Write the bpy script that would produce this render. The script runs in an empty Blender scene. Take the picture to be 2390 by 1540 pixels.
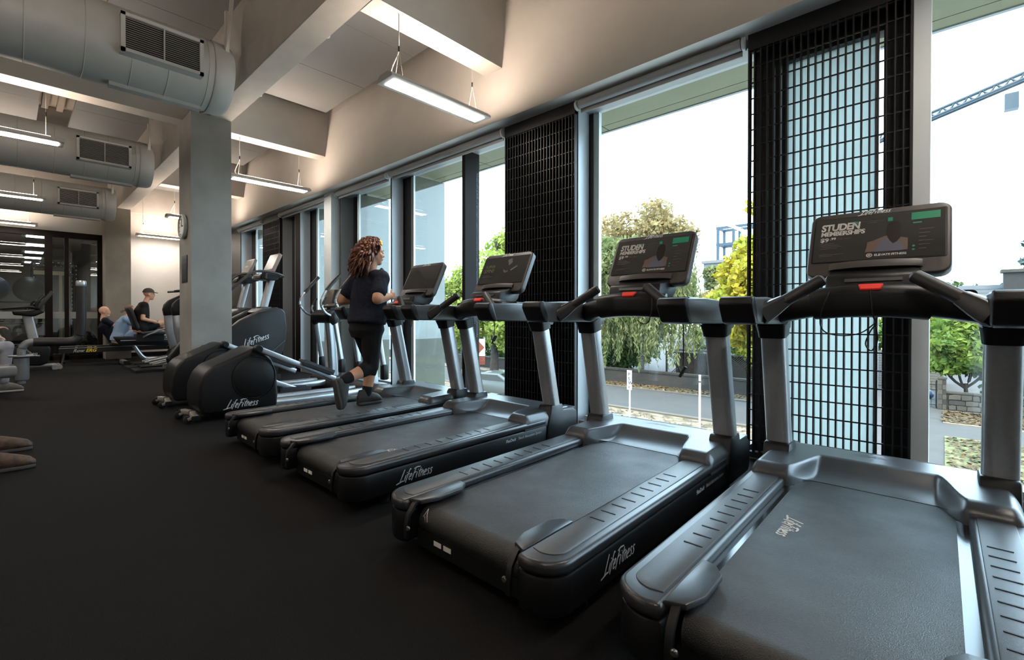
import bpy, bmesh, math, random
import numpy as np
from mathutils import Vector, Matrix
random.seed(7); rng = np.random.default_rng(7)
PI = math.pi
SC = bpy.context.scene
COL = SC.collection

# ---------------------------------------------------------------- camera
cd = bpy.data.cameras.new('camera'); cam = bpy.data.objects.new('camera', cd); COL.objects.link(cam)
cd.sensor_width = 36.0; cd.sensor_fit = 'HORIZONTAL'
cd.lens = 1088.98 / 2390 * 36.0
cd.shift_x = (1195 - 1048.3) / 2390; cd.shift_y = (743.6 - 770) / 2390
cd.clip_start = 0.05; cd.clip_end = 500
cam.location = (0, 0, 1.08)
cam.rotation_euler = (PI/2 - math.radians(0.434), 0, math.radians(46.665))
SC.camera = cam
# ---------------------------------------------------------------- world (bright overcast sky) and exposure
W = bpy.data.worlds.new('sky'); SC.world = W; W.use_nodes = True
wn = W.node_tree; wn.nodes.clear()
wo = wn.nodes.new('ShaderNodeOutputWorld'); wb = wn.nodes.new('ShaderNodeBackground')
wb.inputs['Color'].default_value = (0.58, 0.80, 1.0, 1); wb.inputs['Strength'].default_value = 10.0
wn.links.new(wb.outputs[0], wo.inputs[0])
sd = bpy.data.lights.new('sun', 'SUN'); sun = bpy.data.objects.new('sun', sd); COL.objects.link(sun)
sd.energy = 9.0; sd.angle = math.radians(25); sd.color = (1.0, 0.82, 0.52)
sun.rotation_euler = (math.radians(38), 0, math.radians(35))
SC.view_settings.view_transform = 'Standard'; SC.view_settings.look = 'None'
SC.view_settings.exposure = 0.0; SC.view_settings.gamma = 1.0; SC.view_settings.use_curve_mapping = False
SC.cycles.max_bounces = 8; SC.cycles.transparent_max_bounces = 24
SC.cycles.use_denoising = True
SC.cycles.sample_clamp_indirect = 4.0

# ---------------------------------------------------------------- material helpers
def lin(c):
    return tuple(((v/255)/12.92 if v/255 <= 0.04045 else ((v/255+0.055)/1.055)**2.4) for v in c)
MATS = {}
def M(name, rgb, rough=0.5, metal=0.0, var=0.0, scale=8.0, bump=0.0, bscale=None, spec=0.5, emit=0.0, ecol=None, stretch=(1,1,1), rgb2=None, detail=4.0, coat=0.0):
    """procedural principled material: base colour with noise variation and optional bump, in object space"""
    if name in MATS: return MATS[name]
    m = bpy.data.materials.new(name); m.use_nodes = True; nt = m.node_tree
    b = nt.nodes['Principled BSDF']; c = lin(rgb)
    b.inputs['Base Color'].default_value = (*c, 1); b.inputs['Roughness'].default_value = rough
    b.inputs['Metallic'].default_value = metal; b.inputs['Specular IOR Level'].default_value = spec
    if coat: b.inputs['Coat Weight'].default_value = coat; b.inputs['Coat Roughness'].default_value = 0.1
    tc = None
    if var or bump:
        tc = nt.nodes.new('ShaderNodeTexCoord'); mp = nt.nodes.new('ShaderNodeMapping')
        mp.inputs['Scale'].default_value = stretch
        nt.links.new(tc.outputs['Object'], mp.inputs['Vector'])
    if var:
        n = nt.nodes.new('ShaderNodeTexNoise'); n.inputs['Scale'].default_value = scale; n.inputs['Detail'].default_value = detail
        nt.links.new(mp.outputs[0], n.inputs['Vector'])
        r = nt.nodes.new('ShaderNodeValToRGB'); r.color_ramp.elements[0].position = 0.32; r.color_ramp.elements[1].position = 0.68
        c2 = lin(rgb2) if rgb2 else tuple(min(1, v*(1+var)) for v in c)
        c1 = c if rgb2 else tuple(v*(1-var) for v in c)
        r.color_ramp.elements[0].color = (*c1, 1); r.color_ramp.elements[1].color = (*c2, 1)
        nt.links.new(n.outputs['Fac'], r.inputs['Fac']); nt.links.new(r.outputs['Color'], b.inputs['Base Color'])
    if bump:
        n2 = nt.nodes.new('ShaderNodeTexNoise'); n2.inputs['Scale'].default_value = bscale or scale*6; n2.inputs['Detail'].default_value = 3
        nt.links.new(mp.outputs[0], n2.inputs['Vector'])
        bp = nt.nodes.new('ShaderNodeBump'); bp.inputs['Strength'].default_value = bump; bp.inputs['Distance'].default_value = 0.01
        nt.links.new(n2.outputs['Fac'], bp.inputs['Height']); nt.links.new(bp.outputs[0], b.inputs['Normal'])
    if emit:
        b.inputs['Emission Color'].default_value = (*(lin(ecol) if ecol else c), 1); b.inputs['Emission Strength'].default_value = emit
    MATS[name] = m; return m
def glass_mat(name, tint=(1,1,1), refl=0.0, rough=0.0, opac=0.0, opcol=(200,220,220)):
    """thin pane: transparent with fresnel reflection, optional milky share"""
    m = bpy.data.materials.new(name); m.use_nodes = True; nt = m.node_tree; nt.nodes.clear()
    o = nt.nodes.new('ShaderNodeOutputMaterial'); t = nt.nodes.new('ShaderNodeBsdfTransparent'); t.inputs[0].default_value = (*tint, 1)
    g = nt.nodes.new('ShaderNodeBsdfGlossy'); g.inputs['Roughness'].default_value = rough
    f = nt.nodes.new('ShaderNodeLayerWeight'); f.inputs[0].default_value = 0.5   # Schlick reflection from the facing angle
    p = nt.nodes.new('ShaderNodeMath'); p.operation = 'POWER'; p.inputs[1].default_value = 5.0
    mx = nt.nodes.new('ShaderNodeMixShader')
    a = nt.nodes.new('ShaderNodeMath'); a.operation = 'ADD'; a.inputs[1].default_value = refl+0.04; a.use_clamp = True
    nt.links.new(f.outputs['Facing'], p.inputs[0]); nt.links.new(p.outputs[0], a.inputs[0]); nt.links.new(a.outputs[0], mx.inputs[0])
    base = t
    if opac:
        d = nt.nodes.new('ShaderNodeBsdfDiffuse'); d.inputs[0].default_value = (*lin(opcol), 1)
        tl = nt.nodes.new('ShaderNodeBsdfTranslucent'); tl.inputs[0].default_value = (*lin(opcol), 1)
        m1 = nt.nodes.new('ShaderNodeMixShader'); m1.inputs[0].default_value = 0.5
        nt.links.new(d.outputs[0], m1.inputs[1]); nt.links.new(tl.outputs[0], m1.inputs[2])
        m2 = nt.nodes.new('ShaderNodeMixShader'); m2.inputs[0].default_value = opac
        nt.links.new(t.outputs[0], m2.inputs[1]); nt.links.new(m1.outputs[0], m2.inputs[2]); base = m2
    nt.links.new(base.outputs[0], mx.inputs[1]); nt.links.new(g.outputs[0], mx.inputs[2]); nt.links.new(mx.outputs[0], o.inputs[0])
    MATS[name] = m; return m

# ---------------------------------------------------------------- mesh helpers
def mesh_of(bm, name, smooth=35):
    me = bpy.data.meshes.new(name); bmesh.ops.recalc_face_normals(bm, faces=bm.faces[:]); bm.to_mesh(me); bm.free()
    if smooth:
        me.polygons.foreach_set('use_smooth', [True]*len(me.polygons)); me.set_sharp_from_angle(angle=math.radians(smooth))
    return me
def add_obj(name, data, mat=None, parent=None, loc=None, rot=None):
    o = bpy.data.objects.new(name, data); COL.objects.link(o)
    if mat is not None:
        mm = MATS[mat] if isinstance(mat, str) else mat
        data.materials.clear(); data.materials.append(mm)
    if parent is not None: o.parent = parent
    if loc is not None: o.location = loc
    if rot is not None: o.rotation_euler = rot
    return o
def obj(name, bm, mat, parent=None, smooth=35, loc=None, rot=None):
    return add_obj(name, mesh_of(bm, name, smooth), mat, parent, loc, rot)
def tag(o, label=None, cat=None, group=None, kind=None):
    if label: o['label'] = label
    if cat: o['category'] = cat
    if group: o['group'] = group
    if kind: o['kind'] = kind
    return o
def thing(name, label, cat, loc=(0,0,0), rz=0.0, group=None):
    o = bpy.data.objects.new(name, None); COL.objects.link(o); o.empty_display_size = 0.1
    o.location = loc; o.rotation_euler = (0, 0, rz); return tag(o, label, cat, group)
def struct(o): o['kind'] = 'structure'; return o
def copy_tree(o, parent=None):
    c = o.copy(); COL.objects.link(c); c.parent = parent
    for ch in list(o.children): copy_tree(ch, c)
    return c
def NB(): return bmesh.new()
def bevel(bm, r, seg=2, ang=30):
    es = [e for e in bm.edges if len(e.link_faces) == 2 and e.calc_face_angle(0) > math.radians(ang)]
    if es: bmesh.ops.bevel(bm, geom=es, offset=r, segments=seg, profile=0.5, affect='EDGES', clamp_overlap=True)
    return bm
def box(bm, x0, x1, y0, y1, z0, z1):
    vs = [bm.verts.new(p) for p in ((x0,y0,z0),(x1,y0,z0),(x1,y1,z0),(x0,y1,z0),(x0,y0,z1),(x1,y0,z1),(x1,y1,z1),(x0,y1,z1))]
    for f in ((0,3,2,1),(4,5,6,7),(0,1,5,4),(1,2,6,5),(2,3,7,6),(3,0,4,7)): bm.faces.new([vs[i] for i in f])
    return bm
def bx(x0, x1, y0, y1, z0, z1, bv=0.0, seg=2):
    bm = box(NB(), x0, x1, y0, y1, z0, z1)
    if bv: bevel(bm, bv, seg)
    return bm
def prism(bm, poly, a, b, axis='x'):
    """extrude a closed 2-D polygon between a and b along axis; poly in the other two axes (x:(y,z) y:(x,z) z:(x,y))"""
    def P(u, v, t): return {'x': (t,u,v), 'y': (u,t,v), 'z': (u,v,t)}[axis]
    A = [bm.verts.new(P(u,v,a)) for u, v in poly]; B = [bm.verts.new(P(u,v,b)) for u, v in poly]
    n = len(poly); bm.faces.new(A[::-1]); bm.faces.new(B)
    for i in range(n): bm.faces.new((A[i], A[(i+1)%n], B[(i+1)%n], B[i]))
    return bm
def pr(poly, a, b, axis='x', bv=0.0, seg=2, ang=30):
    bm = prism(NB(), poly, a, b, axis)
    if bv: bmesh.ops.recalc_face_normals(bm, faces=bm.faces[:]); bevel(bm, bv, seg, ang)
    return bm
def arc(cx, cy, r, a0, a1, n=8, ry=None):
    ry = r if ry is None else ry
    return [(cx + r*math.cos(math.radians(a0+(a1-a0)*i/n)), cy + ry*math.sin(math.radians(a0+(a1-a0)*i/n))) for i in range(n+1)]
def rrect(x0, x1, y0, y1, r, n=5):
    return arc(x1-r,y1-r,r,0,90,n)+arc(x0+r,y1-r,r,90,180,n)+arc(x0+r,y0+r,r,180,270,n)+arc(x1-r,y0+r,r,270,360,n)
def frame_at(t, up=None):
    t = t.normalized(); up = Vector(up) if up is not None else (Vector((0,0,1)) if abs(t.z) < 0.95 else Vector((1,0,0)))
    s = t.cross(up).normalized(); u = s.cross(t).normalized(); return s, u
def sweep(bm, path, sect, up=None, caps=True, scales=None, closed=False):
    """sweep a closed 2-D section (side, up) along a 3-D path"""
    path = [Vector(p) for p in path]; n = len(path); rings = []
    for i, p in enumerate(path):
        if closed: t = path[(i+1)%n] - path[i-1]
        else: t = (path[min(i+1,n-1)] - path[max(i-1,0)])
        s, u = frame_at(t, up); k = scales[i] if scales else 1.0
        rings.append([bm.verts.new(p + s*a*k + u*b*k) for a, b in sect])
    m = len(sect)
    for i in range(n if closed else n-1):
        A, B = rings[i], rings[(i+1)%n]
        for j in range(m): bm.faces.new((A[j], A[(j+1)%m], B[(j+1)%m], B[j]))
    if caps and not closed: bm.faces.new(rings[0][::-1]); bm.faces.new(rings[-1])
    return bm
def circ(r, n=12, ry=None): return [(r*math.cos(2*PI*i/n), (ry or r)*math.sin(2*PI*i/n)) for i in range(n)]
def tube(path, r, n=12, scales=None, up=None, bm=None, closed=False):
    return sweep(bm or NB(), path, circ(r, n), up=up, scales=scales, closed=closed)
def smooth_path(pts, k=6):
    """Catmull-Rom through points"""
    P = [Vector(p) for p in pts]; P = [2*P[0]-P[1]] + P + [2*P[-1]-P[-2]]; out = []
    for i in range(1, len(P)-2):
        for j in range(k):
            t = j/k; a, b, c, d = P[i-1], P[i], P[i+1], P[i+2]
            out.append(0.5*((2*b) + (c-a)*t + (2*a-5*b+4*c-d)*t*t + (3*b-a-3*c+d)*t**3))
    out.append(P[-2]); return out
def lathe(prof, n=24, axis='z', c=(0,0,0), bm=None):
    """prof: list of (r, h); closed at ends when r==0"""
    bm = bm or NB(); rings = []
    def P(r, h, a):
        u, v = r*math.cos(a), r*math.sin(a)
        q = {'z': (u,v,h), 'x': (h,u,v), 'y': (u,h,v)}[axis]; return (q[0]+c[0], q[1]+c[1], q[2]+c[2])
    for r, h in prof:
        rings.append([bm.verts.new(P(0,h,0))] if r < 1e-6 else [bm.verts.new(P(r,h,2*PI*i/n)) for i in range(n)])
    for A, B in zip(rings, rings[1:]):
        if len(A) == 1 and len(B) == 1: continue
        for i in range(n):
            j = (i+1) % n
            if len(A) == 1: bm.faces.new((A[0], B[j], B[i]))
            elif len(B) == 1: bm.faces.new((A[i], A[j], B[0]))
            else: bm.faces.new((A[i], A[j], B[j], B[i]))
    return bm
def cyl(r, h0, h1, axis='z', c=(0,0,0), n=24, bv=0.0):
    p = [(0,h0),(r,h0),(r,h1),(0,h1)] if not bv else [(0,h0),(r-bv,h0),(r,h0+bv),(r,h1-bv),(r-bv,h1),(0,h1)]
    return lathe(p, n, axis, c)
def ball(c, rx, ry=None, rz=None, n=14, m=9, bm=None):
    ry = rx if ry is None else ry; rz = rx if rz is None else rz
    bm = bm or NB(); s = lathe([(max(0,math.sin(PI*i/m)) if 0 < i < m else 0, -math.cos(PI*i/m)) for i in range(m+1)], n, 'z', bm=NB())
    for v in s.verts: v.co = Vector((v.co.x*rx+c[0], v.co.y*ry+c[1], v.co.z*rz+c[2]))
    me = bpy.data.meshes.new('t'); s.to_mesh(me); s.free(); bm.from_mesh(me); bpy.data.meshes.remove(me); return bm
def join(*bms):
    o = NB()
    for b in bms:
        me = bpy.data.meshes.new('t'); b.to_mesh(me); b.free(); o.from_mesh(me); bpy.data.meshes.remove(me)
    return o
def xform(bm, mat): bmesh.ops.transform(bm, matrix=mat, verts=bm.verts[:]); return bm
def quads_mesh(name, V, F):
    me = bpy.data.meshes.new(name); me.from_pydata([tuple(v) for v in V], [], F); me.update(); return me
TXT = {}
def text_mesh(s, size, shear=0.0, bold=0.0, depth=0.0, align='LEFT', space=1.0):
    key = (s, size, shear, bold, depth, align, space)
    if key not in TXT:
        cu = bpy.data.curves.new('lettering', 'FONT'); cu.body = s; cu.size = size; cu.shear = shear; cu.offset = bold; cu.extrude = depth
        cu.align_x = align; cu.space_character = space; cu.resolution_u = 3
        o = bpy.data.objects.new('lettering', cu); COL.objects.link(o)
        dg = bpy.context.evaluated_depsgraph_get(); me = bpy.data.meshes.new_from_object(o.evaluated_get(dg))
        bpy.data.objects.remove(o); bpy.data.curves.remove(cu); me.name = 'lettering'; TXT[key] = me
    return TXT[key].copy()
def text(name, s, size, mat, parent, xaxis, yaxis, loc, **kw):
    """lettering whose writing direction is xaxis and whose up is yaxis"""
    me = text_mesh(s, size, **kw); X = Vector(xaxis).normalized(); Y = Vector(yaxis); Y = (Y - X*Y.dot(X)).normalized(); Z = X.cross(Y)
    o = add_obj(name, me, mat, parent); R = Matrix((X, Y, Z)).transposed().to_4x4(); R.translation = Vector(loc); o.matrix_local = R; return o
# ================================================================ materials
M('rubber_floor', (21,20,20), 0.82, var=0.55, scale=260, bump=0.35, bscale=420, spec=0.10, detail=2)
M('white_paint', (212,205,197), 0.6, var=0.03, scale=3)
M('wall_white', (214,210,204), 0.6, var=0.03, scale=2)
M('beam_paint', (208,201,193), 0.6, var=0.04, scale=4)
M('main_beam_paint', (176,170,162), 0.5, var=0.06, scale=5)
M('ceiling_panel', (150,149,148), 0.8, var=0.03, scale=2)
M('deck_steel', (176,166,152), 0.45, var=0.05, scale=6)
M('concrete', (150,148,142), 0.75, var=0.14, scale=2.2, bump=0.12, bscale=60, detail=8)
M('pier_concrete', (150,142,130), 0.75, var=0.16, scale=2.0, bump=0.1, bscale=50, detail=8)
M('alu_frame', (158,164,168), 0.35, metal=0.2, var=0.03, scale=3)
M('alu_light', (206,212,212), 0.4, var=0.02, scale=3)
M('alu_dark', (40,40,42), 0.35, var=0.1, scale=4, spec=0.4)
M('alu_grey', (108,116,122), 0.4, metal=0.2, var=0.05, scale=3)
M('bronze_frame', (24,18,15), 0.6, var=0.1, scale=6, spec=0.12)
M('screen_black', (20,20,23), 0.45, var=0.1, scale=8, spec=0.4)
M('soffit', (112,112,86), 0.6, var=0.04, scale=2)  # green light off the grass is mixed into this colour
M('blind_cloth', (170,168,166), 0.7, var=0.03, scale=20)
M('duct_steel', (182,182,178), 0.5, metal=0.05, var=0.05, scale=3)
M('grille_dark', (30,30,30), 0.6)
M('black', (12,12,13), 0.6)
glass_mat('window_glass', (0.96,0.98,0.97))
glass_mat('partition_glass', (0.80,0.82,0.80), refl=0.07)
glass_mat('fin_glass', (0.7,0.8,0.78), refl=0.03, opac=0.85, opcol=(114,115,105))
glass_mat('frosted_glass', (0.7,0.8,0.78), refl=0.02, opac=0.92, opcol=(226,232,228))
# ================================================================ room shell
XF, XR, YW, YB = -14.6, 4.0, 4.06, -7.0
ZC = 4.40
fl = struct(obj('floor', bx(-27, XR, YB, 4.30, -0.30, 0), 'rubber_floor'))
for i, x in enumerate((-12.4, -9.3, -6.2, -3.1, 0.0)):
    pass
struct(obj('ceiling', bx(XF, XR, YB, 4.2, 4.75, 4.95), 'deck_steel'))
ceil = [o for o in COL.objects if o.name == 'ceiling'][0]
BEAMS = (-14.48, -10.95, -7.23, -3.385, 0.45)
BW = 0.12
for i in range(len(BEAMS)-1):
    a, b = BEAMS[i]+BW+0.13, BEAMS[i+1]-BW-0.06; n = 3; w = (b-a)/n
    for k in range(n):
        for (y0, y1) in ((2.30, 3.80), (0.78, 1.88), (-2.2, 0.36), (-4.8, -2.25)):
            obj('ceiling_panel', bx(a+k*w+0.004, a+(k+1)*w-0.004, y0, y1, ZC, ZC+0.05), 'ceiling_panel', ceil, smooth=0)
    for k in range(2):   # steel deck ribs in the service gap
        y = 0.42 + 0.2*k
        obj('deck_rib', bx(a, b, y, y+0.09, 4.66, 4.75), 'deck_steel', ceil, smooth=0)
struct(obj('wall_back', bx(-27, XR, YB-0.2, YB, 0, 4.9), 'wall_white'))
struct(obj('wall_right', bx(XR, XR+0.2, YB, 4.3, 0, 4.9), 'wall_white'))
# bulkhead above the windows: face leans slightly outwards to the top
struct(obj('wall_bulkhead', pr([(3.81,3.15),(3.95,4.75),(4.30,4.75),(4.30,3.15)], XF, XR, 'x'), 'white_paint', smooth=0))
obj_trim = struct(obj('trim_1', bx(XF, XR, 3.92, 4.0, ZC-0.02, ZC+0.06, 0.02), 'white_paint'))
# far wall: white wall right of the pier, header over the glazed partition
struct(obj('wall_far', bx(XF-0.15, XF, 2.2, 4.3, 0, 4.9), 'wall_white'))
struct(obj('wall_header', bx(XF-0.15, XF, YB, 2.2, 3.08, 4.9), 'wall_white'))
# beams
for i, x in enumerate(BEAMS):
    b = struct(obj('ceiling_beam', bx(x-BW, x+BW, 2.24, 3.97, 3.73, 4.75, 0.006, 1), 'beam_paint'))
    b = struct(obj('ceiling_beam', bx(x-BW, x+BW, YB, 1.94, 3.73, 4.75, 0.006, 1), 'beam_paint'))
struct(obj('main_beam', pr([(1.95,3.73),(2.235,3.73),(2.235,4.75),(1.80,4.75),(1.80,4.30),(1.95,4.05)], XF, XR, 'x', 0.006, 1), 'main_beam_paint'))
# concrete column and far pier
colm = struct(obj('column', bx(-7.30, -6.723, 1.73, 2.231, 0, 3.735, 0.012, 2), 'concrete'))
struct(obj('column', bx(-14.62, -14.05, 1.72, 2.24, 0, 3.735, 0.012, 2), 'pier_concrete'))
# ================================================================ glazed window wall
def vpost(name, x0, x1, y0, y1, mat, parent=None, z0=0.0, z1=3.15):
    return obj(name, bx(x0, x1, y0, y1, z0, z1, 0.004, 1), mat, parent)
struct(obj('trim_2', bx(XF, XR, 4.06, 4.30, 3.09, 3.16, 0.004, 1), 'alu_frame'))     # window head
struct(obj('trim_3', bx(XF, XR, 4.06, 4.30, 0.0, 0.05, 0.004, 1), 'alu_frame'))      # window sill
def window(n, x0, x1, posts=(), fin=None):
    w = bpy.data.objects.new('window_%d' % n, None); COL.objects.link(w); w.location = (0,0,0); struct(w)
    obj('pane', bx(x0, x1, 4.25, 4.258, 0.05, 3.09), 'window_glass', w, smooth=0)
    obj('bottom_rail', bx(x0, x1, 4.08, 4.24, 0.05, 0.10, 0.004, 1), 'alu_frame', w)
    for (a, b, ya, yb, m) in posts: vpost('mullion', a, b, ya, yb, m, w)
    if fin is not None:
        f = obj('fin', bx(fin-0.02, fin+0.02, 4.27, 4.87, -0.2, 3.10, 0.004, 1), 'fin_glass', w)
        obj('fin_edge', bx(fin-0.025, fin+0.03, 4.25, 4.28, -0.2, 3.12, 0.003, 1), 'alu_light', w)
    return w
def plate(x, y0=4.04, y1=4.24, m='alu_frame'): return (x, x+0.008, y0, y1, m)      # reveal panel on the jamb, facing along the wall
window(1, -0.06, 3.9, [(-0.135,-0.06,4.05,4.24,'alu_light'), (2.0,2.1,4.06,4.24,'alu_light')])
window(2, -2.40, -1.0, [(-2.475,-2.457,4.04,4.30,'alu_frame'), plate(-2.457), (-2.457,-2.41,4.25,4.30,'alu_dark'), (-2.41,-2.352,4.26,4.31,'alu_light')])
window(3, -4.0, -3.34, [(-4.06,-4.008,4.05,4.30,'bronze_frame')])
window(4, -5.30, -4.06, [(-5.52,-5.49,4.04,4.26,'bronze_frame'), plate(-5.49), (-5.49,-5.31,4.26,4.29,'alu_dark')], fin=-5.28)
window(5, -6.74, -5.52, [(-7.08,-7.05,4.10,4.45,'alu_grey'), plate(-7.05,4.12,4.36), (-7.05,-6.75,4.42,4.45,'alu_dark')], fin=-6.72)
window(6, -8.17, -7.32, [(-7.32,-7.08,3.95,4.12,'alu_light'), (-8.62,-8.41,4.04,4.26,'bronze_frame'), plate(-8.41), (-8.41,-8.18,4.26,4.29,'alu_dark'), (-9.24,-9.20,4.04,4.26,'alu_dark'), plate(-9.20), (-9.20,-8.62,4.24,4.27,'alu_dark'), (-8.98,-8.95,4.20,4.24,'alu_light')], fin=-8.15)
window(7, -11.2, -10.1, [plate(-11.5,4.04,4.28), (-11.5,-11.2,4.28,4.30,'alu_dark'), (-12.1,-11.5,4.02,4.26,'screen_black')], fin=-11.15)
struct(obj('wall_window_end', bx(XF, -12.1, 4.06, 4.3, 0, 3.15), 'wall_white'))
# outer soffit in panels
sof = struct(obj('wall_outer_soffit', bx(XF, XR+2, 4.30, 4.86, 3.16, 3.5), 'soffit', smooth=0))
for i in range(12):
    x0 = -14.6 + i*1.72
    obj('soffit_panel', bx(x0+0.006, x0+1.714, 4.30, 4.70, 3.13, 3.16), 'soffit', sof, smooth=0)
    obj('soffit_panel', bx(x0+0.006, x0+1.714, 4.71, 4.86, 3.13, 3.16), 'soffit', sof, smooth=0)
obj('soffit_edge', bx(XF, XR+2, 4.86, 4.90, 3.12, 3.6), 'alu_frame', sof, smooth=0)
# outer face of the storey below
struct(obj('wall_outer_lower', bx(XF, XR+2, 4.30, 4.5, -3.6, -0.02), 'alu_grey', smooth=0))
# ---- black grille screens standing inside the windows
bar_me = mesh_of(bx(-0.0038, 0.0038, 0, 0.045, 0.0, 3.02), 'bar', 0); bar_me.materials.append(MATS['screen_black'])
def screen(x0, x1, label, n):
    s = thing('grille_screen', label, 'screen', ((x0+x1)/2, 3.995, 0.03), group='black grille screens in front of the windows')
    h = (x1-x0)/2
    obj('top_rail', bx(-h, h, -0.005, 0.06, 3.0, 3.12, 0.003, 1), 'screen_black', s)
    obj('bottom_rail', bx(-h, h, 0.0, 0.05, 0.0, 0.04, 0.003, 1), 'screen_black', s)
    for sx in (-1, 1): obj('side_post', bx(sx*h-0.012 if sx > 0 else -h, h if sx > 0 else -h+0.012, -0.002, 0.055, 0, 3.1, 0.002, 1), 'screen_black', s)
    for i in range(1, n):
        o = bpy.data.objects.new('slat', bar_me); COL.objects.link(o); o.parent = s; o.location = (-h + 2*h*i/n, 0, 0.03)
    rod = mesh_of(bx(-h, h, 0.010, 0.020, -0.0042, 0.0042), 'rod', 0); rod.materials.append(MATS['screen_black'])
    for k in range(26):
        o = bpy.data.objects.new('cross_rod', rod); COL.objects.link(o); o.parent = s; o.location = (0, 0, 0.12+0.115*k)
    return s, h
sA, hA = screen(-1.005, -0.135, 'wide black grille screen with pale frosted panel behind, right of the birch window', 22)
sB, hB = screen(-3.336, -2.457, 'black grille screen left of the birch window, seen edge-on', 24)
sC, hC = screen(-10.10, -9.24, 'distant black grille screen behind the stair climbers', 14)
# backing behind the screens
struct(obj('wall_panel_near', bx(-1.0, -0.80, 4.14, 4.24, 0, 3.12), 'screen_black', smooth=0))
struct(obj('wall_panel_edge', bx(-0.275, -0.136, 4.14, 4.24, 0, 3.12), 'screen_black', smooth=0))
struct(obj('wall_panel_top', bx(-0.80, -0.275, 4.14, 4.24, 2.93, 3.12), 'screen_black', smooth=0))
struct(obj('wall_panel_mid', bx(-3.336, -2.46, 4.14, 4.24, 0, 3.12), 'screen_black', smooth=0))
struct(obj('wall_panel_far', bx(-10.10, -9.22, 4.14, 4.24, 0, 3.12), 'screen_black', smooth=0))
struct(obj('window_8', bx(-0.80, -0.315, 4.2, 4.22, 0.10, 2.93), 'frosted_glass', smooth=0))
struct(obj('trim_4', bx(-0.80, -0.275, 4.14, 4.24, 0.05, 0.10), 'screen_black', smooth=0))
struct(obj('trim_5', bx(-0.318, -0.30, 4.15, 4.24, 0.10, 2.93), 'alu_frame', smooth=0))
# ---- roller blinds, rolled up
for (x0, x1, lb) in ((-2.44,-1.02,'grey roller blind rolled up above the birch window'), (-5.48,-3.35,'grey roller blind rolled up above the window behind the runner'),
                     (-6.98,-5.52,'rolled-up roller blind left of the dark mullion above the elliptical trainers'), (-9.2,-7.1,'rolled-up roller blind beside the far grille screen'), (-11.5,-10.12,'farthest rolled-up roller blind next to the concrete column'), (-0.05,2.0,'rolled-up roller blind above the nearest window')):
    t = thing('roller_blind', lb, 'blind', (0,3.99,3.10), group='roller blinds above the windows')
    obj('roll', cyl(0.042, x0+0.03, x1-0.03, 'x', n=20), 'blind_cloth', t)
    obj('bottom_bar', bx(x0+0.03, x1-0.03, 0.03, 0.042, -0.075, -0.03, 0.003, 1), 'blind_cloth', t)
    for xx in (x0, x1-0.02):
        obj('bracket', pr(arc(0, -0.005, 0.05, 0, 360, 16)[:-1], xx, xx+0.02, 'x', 0.003, 1), 'alu_light', t)
# ================================================================ ducts
M('cable_white', (225,222,216), 0.5)
def duct(x, z, r, label):
    d = thing('air_duct', label, 'duct', (x, 0, z), group='round ceiling ducts')
    obj('body', lathe([(r, -6.9), (r, 1.60)], 40, 'y'), 'duct_steel', d)
    obj('end_cap', lathe([(r+0.006,1.56),(r+0.012,1.58),(r+0.006,1.62),(r+0.004,1.72),(r-0.02,1.76),(0,1.77)], 40, 'y'), 'duct_steel', d)
    for y in (-2.2,-1.0, -0.6, 0.1, 0.5, 0.85, 1.15, 1.5): obj('seam', lathe([(r-0.002,y-0.006),(r+0.006,y),(r-0.002,y+0.006)], 40, 'y'), 'duct_steel', d)
    gb = NB()
    box(gb, r*0.55, r+0.03, 0.745, 1.43, -0.19, 0.16)
    g = obj('grille_box', bevel(gb, 0.004, 1), 'duct_steel', d)
    obj('grille_back', bx(r+0.031, r+0.033, 0.775, 1.40, -0.165, 0.135), 'grille_dark', g, smooth=0)
    lv = mesh_of(pr([(r+0.033,-0.004),(r+0.05,-0.012),(r+0.05,-0.009),(r+0.033,-0.001)], 0.775, 1.40, 'y'), 'louvre', 0); lv.materials.append(MATS['duct_steel'])
    for k in range(15):
        o = bpy.data.objects.new('louvre', lv); COL.objects.link(o); o.parent = g; o.location = (0, 0, -0.15+k*0.0195)
    obj('grille_divider', bx(r+0.033, r+0.054, 1.083, 1.093, -0.165, 0.135), 'duct_steel', g, smooth=0)
    for (ya, yb, za, zb) in ((0.745,0.78,-0.19,0.16),(1.395,1.43,-0.19,0.16),(0.745,1.43,-0.19,-0.16),(0.745,1.43,0.13,0.16)):
        obj('grille_frame', bx(r+0.03, r+0.056, ya, yb, za, zb, 0.003, 1), 'duct_steel', g)
    obj('damper_rail', bx(-0.03, 0.06, 0.70, 1.50, -r-0.03, -r+0.01, 0.004, 1), 'duct_steel', d)
    for y in (1.69,):
        obj('hanger', bx(r*0.75, r*0.75+0.04, y-0.02, y+0.02, 0.1, 0.62, 0.003, 1), 'beam_paint', d)
        obj('hanger', xform(bx(-0.02, 0.02, y-0.015, y+0.015, 0, 0.75, 0.003, 1), Matrix.Translation((r*0.75+0.02,y,0.22)) @ Matrix.Rotation(0.32, 4, 'Y') @ Matrix.Translation((0,-y,0))), 'beam_paint', d)
    return d
duct(-5.50, 3.66, 0.36, 'large grey round air duct with louvred grille, nearest the camera')
duct(-9.28, 3.60, 0.36, 'middle round air duct with louvred grille, left of the concrete column')
duct(-13.0, 3.58, 0.36, 'farthest round air duct running up to the far pier')
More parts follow.
